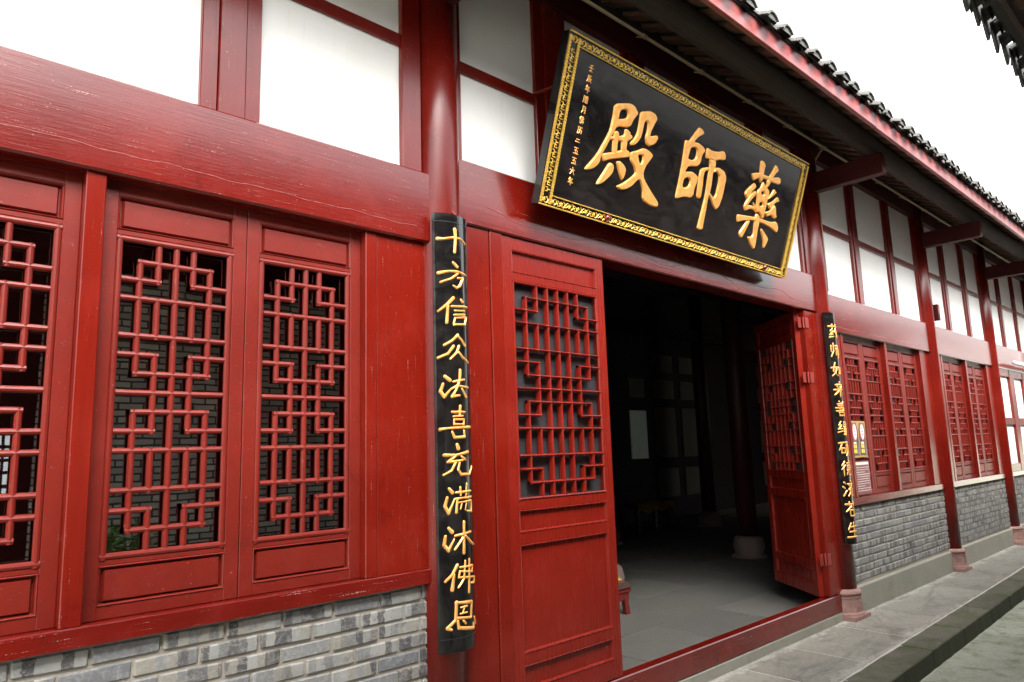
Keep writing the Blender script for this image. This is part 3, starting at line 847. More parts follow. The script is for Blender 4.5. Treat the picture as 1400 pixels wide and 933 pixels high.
for y_ in (2.05, 4.3): B('tie_beam', 'indark', hall, -1.2, 18.9, y_-.07, y_+.07, 3.3, 3.5)

# ------------------------------------------------------------------ things hung on the hall
# black name board with gold border, three big characters and a dated inscription
BW, BH, TH = 2.775, .9104, .3099
BO = Vector((2.6114, -.13, 2.7379)); ST, CT = math.sin(TH), math.cos(TH)
def TB(x_, y_, z_):   # board coordinates: x along, y depth (minus = towards the viewer), z up the board
    return (BO.x+x_, BO.y+y_*CT-z_*ST, BO.z+y_*ST+z_*CT)
board = tag(empty('name_board', tuple(BO)), 'long black name board with gold border and three large gold characters above the doorway', 'name board')
ob = MB(TB).box(0, BW, .004, .06, 0, BH).build('board', 'black', board, .003)
fwx, fwz = .088, .064   # border widths
for a in ((0, BW, 0, .008), (0, BW, BH-.008, BH)):
    B('border_edge', 'gold2', board, a[0], a[1], -.007, .0038, a[2], a[3], bevel=.002, T=TB)
for a in ((fwx-.012, BW-fwx+.012, fwz-.006, fwz), (fwx-.012, BW-fwx+.012, BH-fwz, BH-fwz+.006)):
    B('border_edge', 'gold2', board, a[0], a[1], -.006, .0037, a[2], a[3], bevel=.002, T=TB)
def rope(a, b_):   # upright border bar, notched like twisted rope
    o_ = MB(TB); z = .014
    while z < BH-.03:
        o_.box(a, b_, -.008, .0036, z, z+.0135); o_.box(a+.001, b_-.001, -.005, .0034, z+.0135, z+.0165); z += .0165
    return o_.build('border_edge', 'gold2', board, .0015)
for a, b_ in ((.002, .017), (fwx-.018, fwx-.003), (BW-fwx+.003, BW-fwx+.018), (BW-.017, BW-.002)): rope(a, b_)
# rope twist bars on the side borders are ridged
def TBf(off):
    return lambda u_, v_, h_: Vector(TB(u_/1000, .0036-off-h_/1000, v_/1000))
# meander on the short sides
for side in (0, 1):
    st = []
    x0_ = 22 if side == 0 else (BW-fwx)*1000+22
    z = 78
    while z < BH*1000-110:
        a, b_ = x0_+2, x0_+42
        st += [[(a, z, 3), (a+23, z, 3), (a+23, z+20, 3), (a+10, z+20, 3)], [(b_, z+10, 3), (b_-9, z+10, 3)], [(b_, z+33, 3), (b_-24, z+33, 3), (b_-24, z+46, 3), (b_-9, z+46, 3)]]
        z += 50
    o_ = field_obj('border_meander', 'gold2', board, [], st, 1.8, 3.5, 1.2, TBf(0)); o_['kind'] = 'stuff'
# scrolling flowers on the long sides
for z0_ in (12, BH*1000-fwz*1000+9):
    st = []; x_ = 34; k = 0
    while x_ < BW*1000-30:
        zc = z0_+21; up_ = 1 if k % 2 else -1
        # blossom
        for t in range(5):
            an = t*2*math.pi/5+k; st.append([(x_, zc, 4), (x_+10*math.cos(an), zc+8.5*math.sin(an), 4.6)])
        # scroll
        pts = []
        for t in range(9):
            an = t*.75; rr = 15-1.6*t; pts.append((x_+37+rr*math.cos(an)*1.0, zc+up_*rr*math.sin(an), 2.7))
        st.append(pts)
        st.append([(x_+8, zc+up_*12, 2.5), (x_+22, zc+up_*16, 3.5), (x_+46, zc-up_*15, 2.5), (x_+62, zc-up_*11, 3.5)])
        st.append([(x_+16, zc-up_*15, 3), (x_+25, zc-up_*9, 5)])
        x_ += 68; k += 1
    o_ = field_obj('border_scroll', 'gold2', board, [], st, 2.0, 3.5, 1.0, TBf(0)); o_['kind'] = 'stuff'
BIG = [[[[[438,661],[563,701],[610,703],[657,668],[623,622],[606,573],[493,546],[474,507],[451,450],[421,385],[409,361],[405,317],[379,286],[338,261],[305,254],[293,260],[369,357],[416,455],[439,511],[444,586]],[[[493,619],[505,646],[552,660],[568,631],[553,610],[494,589]]]],[[[450,482],[496,490],[572,522],[631,542],[644,522],[601,487],[460,460]],[]],[[[479,517],[507,527],[525,514],[525,460],[534,401],[495,391],[478,472]],[]],[[[565,554],[590,560],[624,546],[605,493],[608,454],[622,428],[571,415],[552,493],[568,526]],[]],[[[413,374],[520,410],[601,448],[643,445],[651,411],[584,391],[480,355],[432,331],[417,352]],[]],[[[484,341],[518,343],[535,319],[525,280],[465,218],[422,195],[409,205],[441,262]],[]],[[[543,362],[578,373],[616,361],[641,338],[638,300],[624,269],[608,275],[572,317]],[]],[[[670,685],[759,715],[809,714],[838,691],[814,641],[799,603],[798,576],[866,601],[878,584],[859,544],[810,518],[774,525],[757,557],[764,604],[756,646],[736,651],[723,633],[723,577],[717,539],[683,493],[639,478],[631,493],[660,527],[678,565],[676,638]],[]],[[[655,446],[698,463],[756,494],[804,499],[846,488],[863,474],[842,442],[816,405],[801,363],[814,332],[871,293],[989,228],[1001,211],[996,188],[925,186],[840,202],[822,266],[780,313],[756,300],[720,257],[670,227],[632,216],[602,218],[584,229],[636,259],[699,308],[729,338],[701,376],[662,395],[652,429]],[[[723,441],[739,450],[768,454],[772,424],[762,398],[742,412]]]]],[[[[1267,766],[1308,763],[1338,742],[1278,703],[1241,663],[1304,672],[1360,661],[1381,642],[1357,608],[1353,558],[1333,528],[1232,505],[1214,475],[1210,466],[1283,484],[1329,479],[1359,466],[1359,445],[1343,376],[1346,348],[1320,318],[1256,314],[1168,281],[1160,296],[1163,378],[1162,501],[1151,617],[1152,652],[1190,655],[1225,708]],[[[1208,371],[1212,420],[1248,439],[1281,429],[1279,392],[1244,369]],[[1214,578],[1221,620],[1266,636],[1292,623],[1295,575],[1266,552],[1213,550]]]],[[[1371,526],[1459,558],[1473,539],[1420,517],[1417,484],[1428,421],[1434,352],[1418,334],[1386,339],[1378,393],[1368,472]],[]],[[[1448,607],[1522,617],[1532,570],[1516,529],[1529,428],[1515,362],[1521,279],[1521,195],[1525,162],[1508,144],[1462,146],[1464,184],[1471,269],[1479,374],[1466,516],[1462,569]],[]],[[[1525,568],[1583,583],[1641,576],[1677,547],[1684,506],[1681,407],[1665,340],[1634,305],[1590,328],[1521,388],[1522,405],[1578,380],[1597,395],[1602,487],[1592,535],[1548,549],[1516,529]],[]],[[[1395,670],[1465,666],[1525,674],[1595,699],[1623,677],[1628,642],[1550,627],[1511,606],[1448,607],[1405,599],[1396,630]],[]]],[[[[1992,646],[2085,673],[2197,678],[2279,682],[2386,711],[2405,677],[2393,654],[2293,647],[2208,651],[2145,644],[2084,633],[2033,602],[2005,615]],[]],[[[2074,757],[2111,765],[2149,743],[2144,695],[2152,646],[2129,603],[2100,633],[2086,689]],[]],[[[2288,780],[2317,773],[2345,748],[2307,714],[2281,676],[2244,604],[2220,592],[2215,653],[2261,723]],[]],[[[2049,594],[2086,571],[2040,526],[2007,472],[1983,462],[1954,487],[1959,515]],[]],[[[2088,544],[2106,521],[2049,465],[1998,396],[1970,409],[2020,498]],[]],[[[1970,417],[2040,428],[2085,434],[2139,419],[2158,391],[2111,409],[2058,404],[1998,377],[1973,399]],[]],[[[2081,464],[2129,443],[2146,423],[2109,415]],[]],[[[2160,628],[2190,615],[2229,600],[2268,585],[2281,556],[2267,529],[2273,494],[2270,461],[2267,377],[2240,372],[2222,396],[2175,410],[2157,395],[2138,421],[2126,482],[2110,549],[2146,581]],[[[2162,551],[2198,563],[2216,541],[2174,532]],[[2167,471],[2209,488],[2226,462],[2175,451]]]],[[[2333,614],[2384,595],[2333,552],[2287,521],[2272,526],[2309,570]],[]],[[[2411,573],[2447,540],[2390,519],[2352,466],[2321,460],[2282,492],[2347,518]],[]],[[[2379,505],[2409,495],[2435,443],[2455,426],[2433,407],[2397,411],[2369,425],[2309,396],[2277,427],[2327,445],[2358,472]],[]],[[[1910,336],[2009,348],[2130,362],[2209,368],[2323,372],[2391,374],[2468,395],[2509,352],[2501,308],[2391,333],[2304,338],[2221,338],[2140,336],[2008,311],[1925,279],[1912,313]],[]],[[[2161,394],[2199,392],[2222,356],[2221,296],[2224,228],[2233,165],[2222,141],[2203,140],[2150,170],[2098,213],[2155,219],[2170,242],[2154,323],[2151,370]],[]],[[[2058,323],[2096,327],[2062,253],[2023,183],[1993,193],[1979,218],[2022,277]],[]],[[[2266,309],[2346,275],[2394,251],[2387,217],[2361,168],[2341,176],[2326,223],[2270,277]],[]]]]
for ch in BIG:
    field_obj('character', 'gold', board, ch, [], 2.9, 10, 1.7, TBf(0), False)
# small inscription down the left
GL = {
'ren': "70,5>25,18;5,48>95,46;50,15>50,88;20,90>80,90",
'chen': "20,10>85,8;20,10>18,60>5,95;35,28>75,27;25,45>92,44;45,48>42,90>60,82;85,52>60,65;50,50>92,95",
'nian': "30,3>12,30;25,20>85,18;28,42>78,41;28,42>28,65;5,65>95,63;55,20>55,98",
'la': "12,10>10,60>3,95;12,10>38,10>38,90>30,88;15,35>35,35;15,58>35,58;48,20>95,20;60,5>60,38;80,5>80,38;45,38>97,38;55,52>55,95;55,52>88,52>88,95;55,72>88,72;55,93>88,93",
'yue': "28,5>28,60>12,95;28,8>78,8>78,92>65,90;30,35>76,35;30,60>76,60",
'fo': "25,5>8,40;18,30>18,95;40,20>85,20>85,38;40,38>85,38;40,38>38,58>90,58>86,80>78,78;55,5>55,60>38,95;70,5>70,98",
'li': "12,10>92,8;12,10>12,60>3,95;35,42>85,42>80,90>68,88;58,25>52,60>28,92",
'er': "20,25>78,22;5,85>95,83",
'wu': "12,12>88,10;48,12>38,88;20,48>76,46>72,88;5,90>95,90",
'liu': "48,5>55,18;5,35>95,33;38,48>12,92;62,48>88,92",
'yao': "10,18>90,16;35,5>35,28;65,5>65,28;35,32>20,50>38,50;38,50>15,75>40,70;12,92>42,85;62,32>50,55;58,45>90,45>85,88>72,85;65,62>72,72",
'shi': "15,20>15,60;30,5>30,55>12,92;45,20>92,18;50,38>50,80;50,38>88,38>88,75>78,75;69,20>69,98",
'ru': "30,5>15,60>45,90;42,35>30,70>8,92;5,38>48,34;60,35>60,78;60,35>90,35>90,78;60,75>90,75",
'lai': "20,22>80,20;30,32>38,45;70,30>60,45;8,55>92,50;50,5>50,98;48,55>10,88;52,55>92,88",
'shan': "32,3>40,15;68,3>60,15;20,20>80,20;25,32>75,32;8,45>92,45;50,15>50,55;30,50>36,60;70,50>62,60;10,65>92,63;28,74>30,96;28,74>74,74>72,96;30,94>72,94",
'yuan': "30,5>15,28>35,28;35,28>10,55>38,50;8,75>40,65;55,8>52,25>85,22;60,8>85,10>80,30;48,38>95,36;70,38>50,55;62,45>75,60>70,95>58,90;70,60>48,72;72,72>46,88;88,48>76,58;75,58>95,88",
'shuo': "5,15>45,12;25,15>5,60;18,48>18,80;18,48>42,48>42,78;18,78>42,78;52,12>95,10;70,12>66,28;55,30>55,72;55,30>90,30>90,72;72,40>70,70>50,95;75,76>92,95",
'de': "28,5>10,30;30,28>8,55;20,45>20,95;45,15>95,13;70,3>68,28;45,30>45,48;45,30>92,30>92,48;45,48>92,48;60,30>60,48;77,30>77,48;42,60>96,60;42,75>38,90;52,70>58,92>85,92>85,80;68,66>72,76;88,70>95,82",
'ji': "12,8>22,18;5,35>15,45;5,92>25,60;62,3>66,13;35,20>95,20;80,22>40,55;45,28>92,55;52,55>48,75>35,95;78,55>78,97",
'cang': "8,18>92,16;33,5>33,28;67,5>67,28;50,28>10,62;50,32>92,62;35,55>70,55>68,75;35,55>35,90>80,92>82,80",
'sheng': "30,8>12,45;25,30>88,28;20,60>82,58;50,5>50,92;5,93>95,92"}
def glyph(name, sx, sy, r_):
    out = []
    for s_ in GL[name].split(';'):
        p_ = [tuple(float(v) for v in q_.split(',')) for q_ in s_.split('>')]
        out.append([((x_/100-.5)*sx, (.5-y_/100)*sy, r_*(1.15 if i == 0 else .9)) for i, (x_, y_) in enumerate(p_)])
    return out
ins_ = ['ren', 'chen', 'nian', 'la', 'yue', 'fo', 'li', 'er', 'wu', 'wu', 'liu', 'nian']
for i, nm in enumerate(ins_):
    cu, cv = 208, 778-i*55.5
    if nm == 'er': g_ = glyph(nm, 38, 22, 3.2)
    else: g_ = glyph(nm, 40, 40, 2.3 if nm in ('la', 'fo', 'chen') else 2.9)
    g_ = [[(x_+cu, y_+cv, r_) for x_, y_, r_ in s_] for s_ in g_]
    field_obj('character', 'gold', board, [], g_, 1.3, 2.5, 1.0, TBf(0))
for u_, in ((.55,), (2.42,)):
    MB(TB).tube((u_, -.02, .04), (u_, .05, .015), .016, 12).build('peg', 'beam', board, 0, True)
MB().tube((2.75, .02, 3.46), (2.72, -.33, 3.40), .008, 8).build('hanger', 'beam', board)

# couplet boards hung on the two door columns
def couplet(cx, label, chars, traced):
    RB = .150; hang = R(45)
    o = tag(empty('couplet_board', (cx, CY-RB, .6)), label, 'couplet board', 'curved couplet boards on the door columns')
    mb = MB(); n_ = 22; prof = []
    for j in range(n_+1):
        t = -hang+2*hang*j/n_; prof.append((cx+RB*math.sin(t), CY-RB*math.cos(t)))
    for j in range(n_, -1, -1):
        t = -hang+2*hang*j/n_; prof.append((cx+(RB-.022)*math.sin(t), CY-(RB-.022)*math.cos(t)))
    mb.prism(prof, 'z', .602, 2.572)
    ob = mb.build('board', 'black', o, .002)
    for z in (.66, 2.53):   # scratched line near each end
        l_ = MB()
        l_.prism([(cx+(RB+.0007)*math.sin(-hang+2*hang*j/n_), CY-(RB+.0007)*math.cos(-hang+2*hang*j/n_)) for j in range(1, n_)]+
                 [(cx+(RB-.002)*math.sin(-hang+2*hang*j/n_), CY-(RB-.002)*math.cos(-hang+2*hang*j/n_)) for j in range(n_-1, 0, -1)], 'z', z, z+.0016)
        l_.build('scored_line', 'gauze', o)
    MB().tube((cx+.01, CY-RB+.01, 2.57), (cx+.01, CY-CR, 2.6), .006, 8).build('hook', 'hinge', o)
    def mp(u_, v_, h_):
        t = max(-hang*.97, min(hang*.97, u_/150)); rr = RB+h_/1000
        return Vector((cx+rr*math.sin(t), CY-rr*math.cos(t), v_/1000))
    for st_ in chars:
        # fold what would run past the board's edge back onto it
        st2 = [[(min(u_, 104), v_, r_*(1.5 if traced else 1.25)) for u_, v_, r_ in s_] for s_ in st_]
        field_obj('character', 'gold', o, [], st2, 2.0, 5, 1.1, mp)
CP = [[[[-94,2444,6.2],[-67,2444,4.4],[-10,2457,4.0],[30,2457,4.0],[69,2442,4.4]],[[-5,2496,7.0],[-1,2460,5.3],[-8,2385,5.3]]],[[[-18,2334,4.4],[5,2317,6.2]],[[-92,2279,6.2],[-40,2291,3.5],[9,2294,4.0],[69,2287,4.4]],[[8,2284,4.0],[-31,2255,4.0],[-82,2235,4.0]],[[8,2263,3.5],[44,2267,4.4],[19,2226,5.3],[1,2214,4.4],[-18,2223,3.1]]],[[[-20,2164,6.2],[-52,2132,5.3],[-96,2098,3.5]],[[-49,2123,4.4],[-56,2046,5.3]],[[26,2161,4.4],[35,2153,5.3]],[[-30,2124,3.5],[76,2133,4.4]],[[-14,2105,3.1],[54,2111,3.1]],[[-18,2085,3.1],[54,2094,3.5]],[[-13,2070,3.1],[-20,2045,4.0],[-19,2040,3.5]],[[-15,2070,2.6],[66,2083,3.5],[52,2046,4.4]],[[-19,2038,4.0],[52,2046,4.0]]],[[[1,1991,5.3],[-30,1963,4.4],[-70,1941,4.0]],[[1,1985,4.4],[25,1970,4.4],[48,1946,5.3]],[[-24,1937,5.3],[-53,1901,4.4],[-99,1882,4.4]],[[7,1939,5.3],[-7,1909,4.4],[-41,1878,4.0]],[[7,1910,4.0],[31,1888,4.8],[77,1869,4.4]]],[[[-69,1797,5.3],[-46,1780,6.2]],[[-78,1763,4.4],[-90,1729,5.7],[-73,1703,5.3],[-47,1734,3.1]],[[12,1828,5.3],[7,1782,4.8],[-15,1735,4.0],[-35,1706,5.3],[5,1712,3.5]],[[-28,1774,3.5],[37,1786,4.0]],[[-41,1740,3.1],[-11,1755,3.5],[70,1751,4.0]],[[22,1742,3.5],[50,1706,5.3]]],[[[8,1662,5.3],[3,1619,4.0]],[[-38,1636,3.5],[37,1636,4.0]],[[-31,1616,3.1],[23,1619,3.1]],[[-28,1602,3.1],[-28,1580,3.5]],[[-28,1602,3.1],[31,1603,3.5],[26,1580,3.1]],[[-28,1581,3.1],[30,1581,3.1]],[[-95,1558,5.3],[-53,1563,3.5],[84,1569,5.3]],[[-38,1546,4.0],[-26,1521,4.8],[33,1523,4.8],[29,1551,3.5]]],[[[-14,1489,5.3],[-8,1473,7.0]],[[-78,1444,5.3],[-25,1442,4.0],[56,1455,5.3]],[[-22,1439,4.0],[-61,1413,4.4],[17,1419,3.5]],[[10,1436,3.5],[34,1421,4.4]],[[-22,1412,4.4],[-45,1374,4.4],[-82,1356,3.5]],[[-2,1408,4.0],[-10,1378,4.4],[7,1356,4.8],[64,1354,4.8],[98,1391,2.6]]],[[[-58,1296,4.4],[-43,1279,6.2]],[[-67,1258,4.4],[-78,1221,5.3],[-62,1190,5.3],[-32,1251,2.6]],[[-25,1278,3.5],[74,1280,4.0]],[[-1,1299,4.0],[1,1265,3.5]],[[40,1313,4.0],[33,1263,3.5]],[[-29,1251,3.1],[81,1254,3.5]],[[-19,1245,4.0],[-24,1191,4.8]],[[-13,1234,2.6],[80,1238,3.1],[76,1188,4.0],[41,1194,3.1]],[[8,1235,2.6],[-2,1205,2.6]],[[37,1238,2.6],[27,1200,2.6]]],[[[-63,1126,4.4],[-47,1108,6.2]],[[-78,1092,4.4],[-84,1055,5.7],[-65,1030,5.3],[-38,1078,2.6]],[[-32,1091,4.0],[64,1100,4.4]],[[17,1146,5.3],[15,1073,4.8],[13,1014,5.7]],[[8,1079,4.0],[-36,1033,3.5]],[[24,1088,4.0],[62,1057,5.3],[130,1040,4.4]]],[[[-25,965,5.3],[-50,927,4.8],[-81,901,4.4]],[[-41,927,4.0],[-51,864,6.2]],[[-10,955,3.1],[78,953,3.5],[69,930,3.1]],[[-13,939,3.1],[76,926,3.1]],[[-13,937,3.1],[-18,913,3.5],[106,899,3.5],[91,875,4.0],[60,880,3.1]],[[20,978,3.5],[10,904,3.5],[-21,871,3.5]],[[48,982,4.0],[42,843,4.8]]],[[[-32,810,5.3],[-36,743,5.3]],[[-35,808,4.4],[62,799,5.3],[53,737,4.8]],[[-10,786,2.6],[27,787,3.1]],[[-14,760,2.6],[26,761,2.6]],[[11,788,2.6],[-1,761,2.6]],[[-33,745,4.0],[53,734,4.0]],[[-42,733,4.8],[-76,706,5.3],[-57,699,4.0]],[[-27,731,4.4],[-22,702,5.3],[77,684,5.3],[78,705,3.5]],[[2,729,3.5],[16,716,4.0]],[[89,729,3.5],[130,698,4.4]]]]
couplet(COLX[1], 'curved black board of gold characters on the near column beside the closed door leaf', CP, True)
c2 = []
for i, nm in enumerate(['yao', 'shi', 'ru', 'lai', 'shan', 'yuan', 'shuo', 'de', 'ji', 'cang', 'sheng']):
    g_ = glyph(nm, 176, 132, 5.8 if nm not in ('de', 'yuan', 'shan') else 4.8)
    c2.append([[(x_-10, y_+2405-i*169, r_) for x_, y_, r_ in s_] for s_ in g_])
couplet(COLX[2], 'curved black couplet board with gold characters on the column beyond the open doorway', c2, False)

# posters and printed notice on the first window past the door
def poster(x0, x1, label):
    o = tag(empty('poster', ((x0+x1)/2, .03, 1.3)), label, 'poster', 'posters on the window past the doorway')
    z0_, z1_ = 1.30, 1.635; w_ = x1-x0
    MB().box(x0, x1, .036, .039, z0_, z1_).build('sheet', 'pgold', o)
    MB().prism([(x0+w_*.06, z0_+.02), (x1-w_*.06, z0_+.02), (x1-w_*.06, z1_-.08), (x1-w_*.2, z1_-.015), (x0+w_*.2, z1_-.015), (x0+w_*.06, z1_-.08)], 'y', .0345, .0355).build('printed_ground', 'pbrown', o)
    cxx = (x0+x1)/2; cz = z1_-.10
    def oval(a, b_, y_, nm, m_):
        MB().prism([(cxx+a*math.cos(t*math.pi/12), cz+b_*math.sin(t*math.pi/12)) for t in range(24)], 'y', y_, y_+.0006).build(nm, m_, o)
    oval(w_*.30, .082, .0335, 'oval_edge', 'pred'); oval(w_*.25, .072, .0325, 'oval', 'pwhite')
    for k in range(3): MB().box(cxx-w_*.12, cxx+w_*.1, .0318, .0323, cz+.03-k*.03, cz+.037-k*.03).build('printed_line', 'pred', o)
    MB().box(cxx-w_*.28, cxx+w_*.1, .0335, .0342, z0_+.125, z0_+.143).build('printed_line', 'pwhite', o)
    for a, z in ((-.3, .085), (-.08, .085), (-.3, .04), (-.08, .04)):
        MB().box(cxx+w_*a, cxx+w_*(a+.18), .0335, .0342, z0_+z, z0_+z+.035).build('printed_block', 'pyel', o)
    MB().prism([(cxx+w_*.2, z0_+.03), (cxx+w_*.4, z0_+.03), (cxx+w_*.36, z0_+.10), (cxx+w_*.30, z0_+.135), (cxx+w_*.24, z0_+.10)], 'y', .0335, .0342).build('printed_figure', 'pviol', o)
poster(6.79, 6.957, 'left one of two narrow brown posters with a white oval on the window')
poster(6.96, 7.135, 'right one of two narrow brown posters with a white oval on the window')
nt_ = tag(empty('notice', (6.96, .03, .96)), 'reddish printed notice with rows of white writing under the pair of posters', 'notice')
MB().box(6.79, 7.13, .037, .039, .965, 1.268).build('sheet', 'pfilm', nt_)
ln = MB()
ln.box(6.80, 7.12, .0355, .0362, 1.232, 1.256)
for k in range(11):
    z = 1.205-k*.021; a = 6.815; 
    e = 7.115-(random.uniform(0, .12) if k % 3 == 2 else 0)
    while a < e:
        l_ = random.uniform(.012, .03); ln.box(a, min(a+l_, e), .0355, .0362, z+random.uniform(0, .002), z+.0065); a += l_+.004
ln.box(6.795, 6.799, .0355, .0362, .97, 1.262); ln.box(7.121, 7.125, .0355, .0362, .97, 1.262)
o_ = ln.build('printed_text', 'pwhite', nt_); o_['kind'] = 'stuff'

# wiring conduit under the eave
cd = tag(empty('conduit_pipe', (7, -.2, 4.1)), 'thin beige wiring conduit running along under the eave', 'conduit')
mb = MB(); mb.tube((-1.2, -.1, 4.155), (18.5, -.1, 4.155), .0115, 10); mb.build('pipe', 'pipe', cd, 0, True)
for i in range(26):
    mb = MB(); mb.tube((.2+i*.7, -.1, 4.155), (.235+i*.7, -.1, 4.155), .017, 10); mb.tube((.217+i*.7, -.1, 4.15), (.217+i*.7, -.04, 4.18), .006, 6); mb.build('clip', 'pipe', cd)
c3 = tag(empty('drop_conduit', (6.56, -.01, 2.8)), 'thin beige conduit running down the white panel beside the column past the door', 'conduit')
mb = MB(); mb.tube((6.475, -.012, 2.8), (6.475, -.012, 4.05), .011, 10); mb.tube((6.475, -.012, 4.05), (6.475, -.1, 4.15), .011, 10); mb.build('pipe', 'pipe', c3, 0, True)
c4 = tag(empty('white_drainpipe', (13.3, -.1, 1)), 'white drainpipe with a cross arm at the far end of the hall', 'pipe')
mb = MB(); mb.tube((14.1, -.12, 0.0), (14.1, -.12, 3.7), .03, 12); mb.tube((12.6, -.12, 2.52), (16.5, -.12, 2.52), .03, 12); mb.tube((14.1, -.12, 3.7), (15.5, -.12, 3.7), .03, 12); mb.build('pipe', 'wpipe', c4, 0, True)
# red switch box on the third column
sb = tag(empty('switch_box', (9.38, -.05, 3.0)), 'small dark red box fixed to the column after the brick bay', 'box')
MB().box(9.37, 9.44, -.09, -.01, 2.83, 3.02).build('case', 'darkred', sb, .004); MB().box(9.375, 9.435, -.094, -.091, 2.90, 2.99).build('cover', 'post', sb, .001)

# furniture just inside
kn = tag(empty('kneeling_stool', (5.25, 1.55, .07)), 'low dark red kneeling stool with yellow cushion top just inside the doorway', 'stool')
kx, ky = 5.045, 1.45
mb = MB().box(kx-.5, kx, ky-.16, ky+.16, .25, .275); mb.build('seat', 'lacq', kn, .004)
for a, b_ in ((kx-.47, ky-.13), (kx-.05, ky-.13), (kx-.47, ky+.13), (kx-.05, ky+.13)):
    MB().prism([(a-.035, .25), (a+.035, .25), (a+.02, .17), (a+.035, .07), (a-.015, .07), (a-.03, .17)], 'y', b_-.02, b_+.02).build('leg', 'lacq', kn, .003)
MB().prism([(kx-.46, .25), (kx-.04, .25), (kx-.1, .19), (kx-.4, .19)], 'y', ky-.15, ky-.135).build('apron', 'lacq', kn)
MB().prism([(kx-.5, .276), (kx-.002, .276), (kx+.003, .30), (kx-.03, .325), (kx-.10, .352), (kx-.42, .352), (kx-.49, .325), (kx-.505, .30)], 'y', ky-.17, ky+.17).build('cushion', 'brown', kn, .012, False, seg=3)
MB().prism([(kx-.44, .345), (kx-.06, .340), (kx-.08, .366), (kx-.16, .385), (kx-.36, .385), (kx-.42, .366)], 'y', ky-.13, ky+.13).build('cushion_top', 'yellow', kn, .012, False, seg=3)
tb = tag(empty('offering_table', (9.6, 5.0, .07)), 'low table under a yellow cloth deep inside the dark hall', 'table')
MB().box(9.7, 10.7, 4.7, 5.1, .48, .52).build('tabletop', 'lacq', tb, .004)
for a in (9.75, 10.65):
    for b_ in (4.75, 5.05): MB().box(a-.03, a+.03, b_-.03, b_+.03, .07, .48).build('leg', 'lacq', tb)
o_ = MB(); k = 30; vs = []
for i in range(k+1):
    xx = 9.68+1.04*i/k; wv = .012*math.sin(i*1.3)
    vs += [(xx, 5.12, .525), (xx, 4.68, .528), (xx, 4.675+wv, .40+.03*math.sin(i*.55))]
o_.add(vs, [(i*3+j, (i+1)*3+j, (i+1)*3+j+1, i*3+j+1) for i in range(k) for j in range(2)])
o_.build('cloth', 'yellow', tb, 0, True)

# ------------------------------------------------------------------ the hall across the lane (eave in view, wall seen in the glass)
opp = tag(empty('opposite_hall', (5, -4.4, 0)), 'dark tiled eave with pointed drip tiles of the building across the lane', 'building')
def zo(y_): return 3.475+(-1.95-y_)*SL
mtb, n, b = mat('far_brick_wall'); M['fbrick'] = mtb
g_ = n.nodes.new('ShaderNodeNewGeometry'); sp = n.nodes.new('ShaderNodeSeparateXYZ'); cbn = n.nodes.new('ShaderNodeCombineXYZ')
n.links.new(g_.outputs['Position'], sp.inputs[0]); n.links.new(sp.outputs['X'], cbn.inputs[0]); n.links.new(sp.outputs['Z'], cbn.inputs[1])
bt = n.nodes.new('ShaderNodeTexBrick'); n.links.new(cbn.outputs[0], bt.inputs['Vector'])
bt.inputs['Scale'].default_value = 1; bt.inputs['Brick Width'].default_value = .22; bt.inputs['Row Height'].default_value = .0645; bt.inputs['Mortar Size'].default_value = .009
bt.inputs['Color1'].default_value = (.70, .70, .63, 1); bt.inputs['Color2'].default_value = (.42, .42, .40, 1); bt.inputs['Mortar'].default_value = (.07, .065, .06, 1)
n.links.new(bt.outputs['Color'], b.inputs['Base Color']); setv(b, Roughness=.85)
B('wall', 'fbrick', opp, 1.25, 5.6, -4.6, -4.4, -.13, 3.2, bevel=0)
B('wall', 'darkred', opp, -3, 1.247, -4.6, -4.4, -.13, 3.2, bevel=0)
B('wall', 'post', opp, 5.603, 20, -4.6, -4.4, -.13, 3.2, bevel=0)
B('wall_beam', 'darkred', opp, -3, 20, -4.62, -4.34, 3.2, 4.55, bevel=0)
for k in range(9):
    B('wall_panel', 'white', opp, 5.75+k*1.15, 6.65+k*1.15, -4.398, -4.385, 2.15, 3.1, bevel=0)
B('window_pane', 'litw', opp, 1.76, 1.815, -4.398, -4.39, 1.02, 1.34, bevel=0)
for k in range(3):
    for j in range(5): B('window_pane', 'litw', opp, .86+k*.09, .925+k*.09, -4.398, -4.39, 1.2+j*.11, 1.28+j*.11, bevel=0)
ro = MB()
ro.add([(-3, -1.98, zo(-1.98)-.02), (20, -1.98, zo(-1.98)-.02), (20, -7, zo(-7)-.02), (-3, -7, zo(-7)-.02), (-3, -1.98, zo(-1.98)), (20, -1.98, zo(-1.98)), (20, -7, zo(-7)), (-3, -7, zo(-7))],
       [(0, 1, 2, 3), (4, 7, 6, 5), (0, 4, 5, 1), (1, 5, 6, 2), (2, 6, 7, 3), (3, 7, 4, 0)])
ro = ro.build('roof', 'tile2', opp)
rb = MB()
for i in range(-30, 90):
    xx = 3.27+i*.178+.089; n_ = 7; vs = []
    for yy in (-2.12, -6.5):
        for j in range(n_+1):
            t = -1.3+2.6*j/n_; vs.append((xx+.055*math.sin(t), yy, zo(yy)+.02+.055*math.cos(t)))
    m_ = n_+1; rb.add(vs, [(j, j+1, m_+j+1, m_+j) for j in range(n_)])
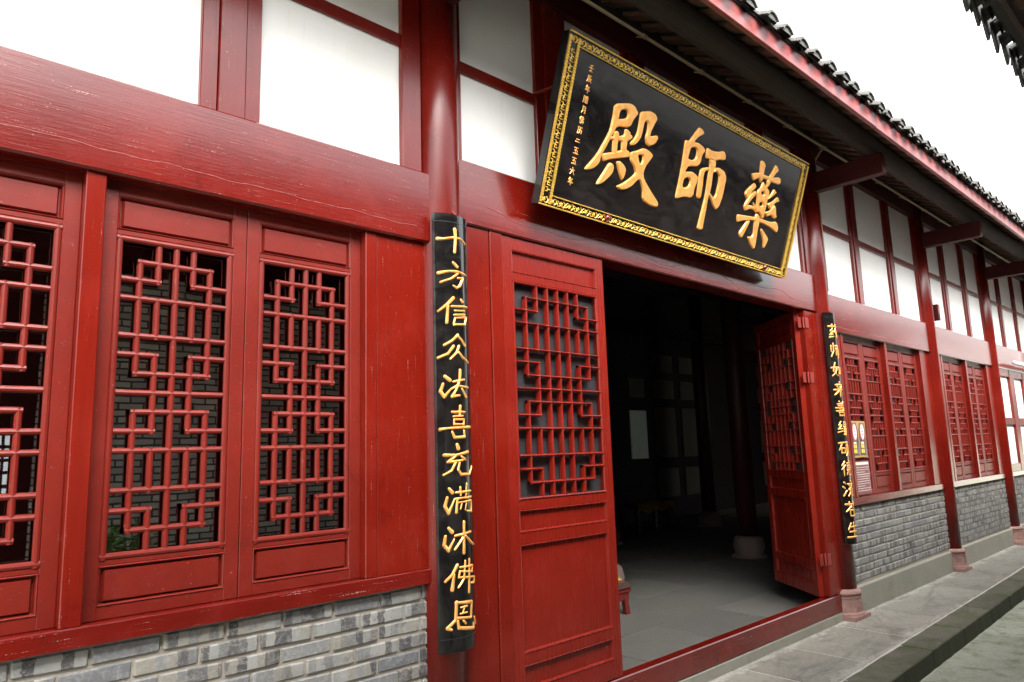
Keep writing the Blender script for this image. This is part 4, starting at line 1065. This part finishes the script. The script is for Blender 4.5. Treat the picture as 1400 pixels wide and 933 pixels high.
o_ = rb.build('tile_ridges', 'tile2', ro, 0, True); o_['kind'] = 'stuff'
tile_rows(ro, [3.27+i*.178 for i in range(40)], zo, -1.925, -1, 'tile2', 40, 2, True)
for i in range(60):
    xx = 2.0+i*.215; o_ = MB(); a, b_ = xx-.05, xx+.05; y0, y1 = -2.06, -4.3
    o_.add([(a, y0, zo(y0)-.06), (b_, y0, zo(y0)-.06), (b_, y1, zo(y1)-.06), (a, y1, zo(y1)-.06), (a, y0, zo(y0)-.022), (b_, y0, zo(y0)-.022), (b_, y1, zo(y1)-.022), (a, y1, zo(y1)-.022)],
           [(0, 1, 2, 3), (4, 7, 6, 5), (0, 4, 5, 1), (1, 5, 6, 2), (2, 6, 7, 3), (3, 7, 4, 0)])
    if i == 0: r0_ = o_.build('rafter', 'rafter', opp); rp = WPOS[r0_].copy()
    else: inst(r0_, rp+Vector((i*.215, 0, 0)), opp)
MB().box(-3, 20, -2.05, -2.025, 3.43, 3.462).build('eave_batten', 'oldwood', opp, .004)
for cx in (-1.5, 4.0, 9.5, 15):
    MB().lathe((cx, -2.35, -.13), [(.12, 0), (.12, 3.6)], 24).build('column', 'column', opp, 0, True)
# potted shrub by the far wall, seen only as a reflection in the glass
ps = tag(empty('potted_shrub', (1.75, -3.2, -.125)), 'bright green shrub in a grey pot mirrored low in the window glass', 'plant')
MB().lathe((1.62, -3.3, -.125), [(.14, 0), (.2, .3), (.22, .62), (.19, .63), (.17, .55)], 20).build('pot', 'pot', ps, 0, True)
lf = MB()
for i in range(500):
    p_ = Vector((random.gauss(0, .11), random.gauss(0, .11), random.gauss(0, .1)))+Vector((1.62, -3.3, .78))
    a = Vector((random.uniform(-1, 1), random.uniform(-1, 1), random.uniform(-.3, 1))).normalized(); u_ = a.orthogonal().normalized()
    lf.add([p_, p_+a*.03+u_*.013, p_+a*.06, p_+a*.03-u_*.013], [(0, 1, 2, 3)])
lfo = lf.build('foliage', 'leaf', ps); lfo['kind'] = 'stuff'
print('objects', len(bpy.data.objects))
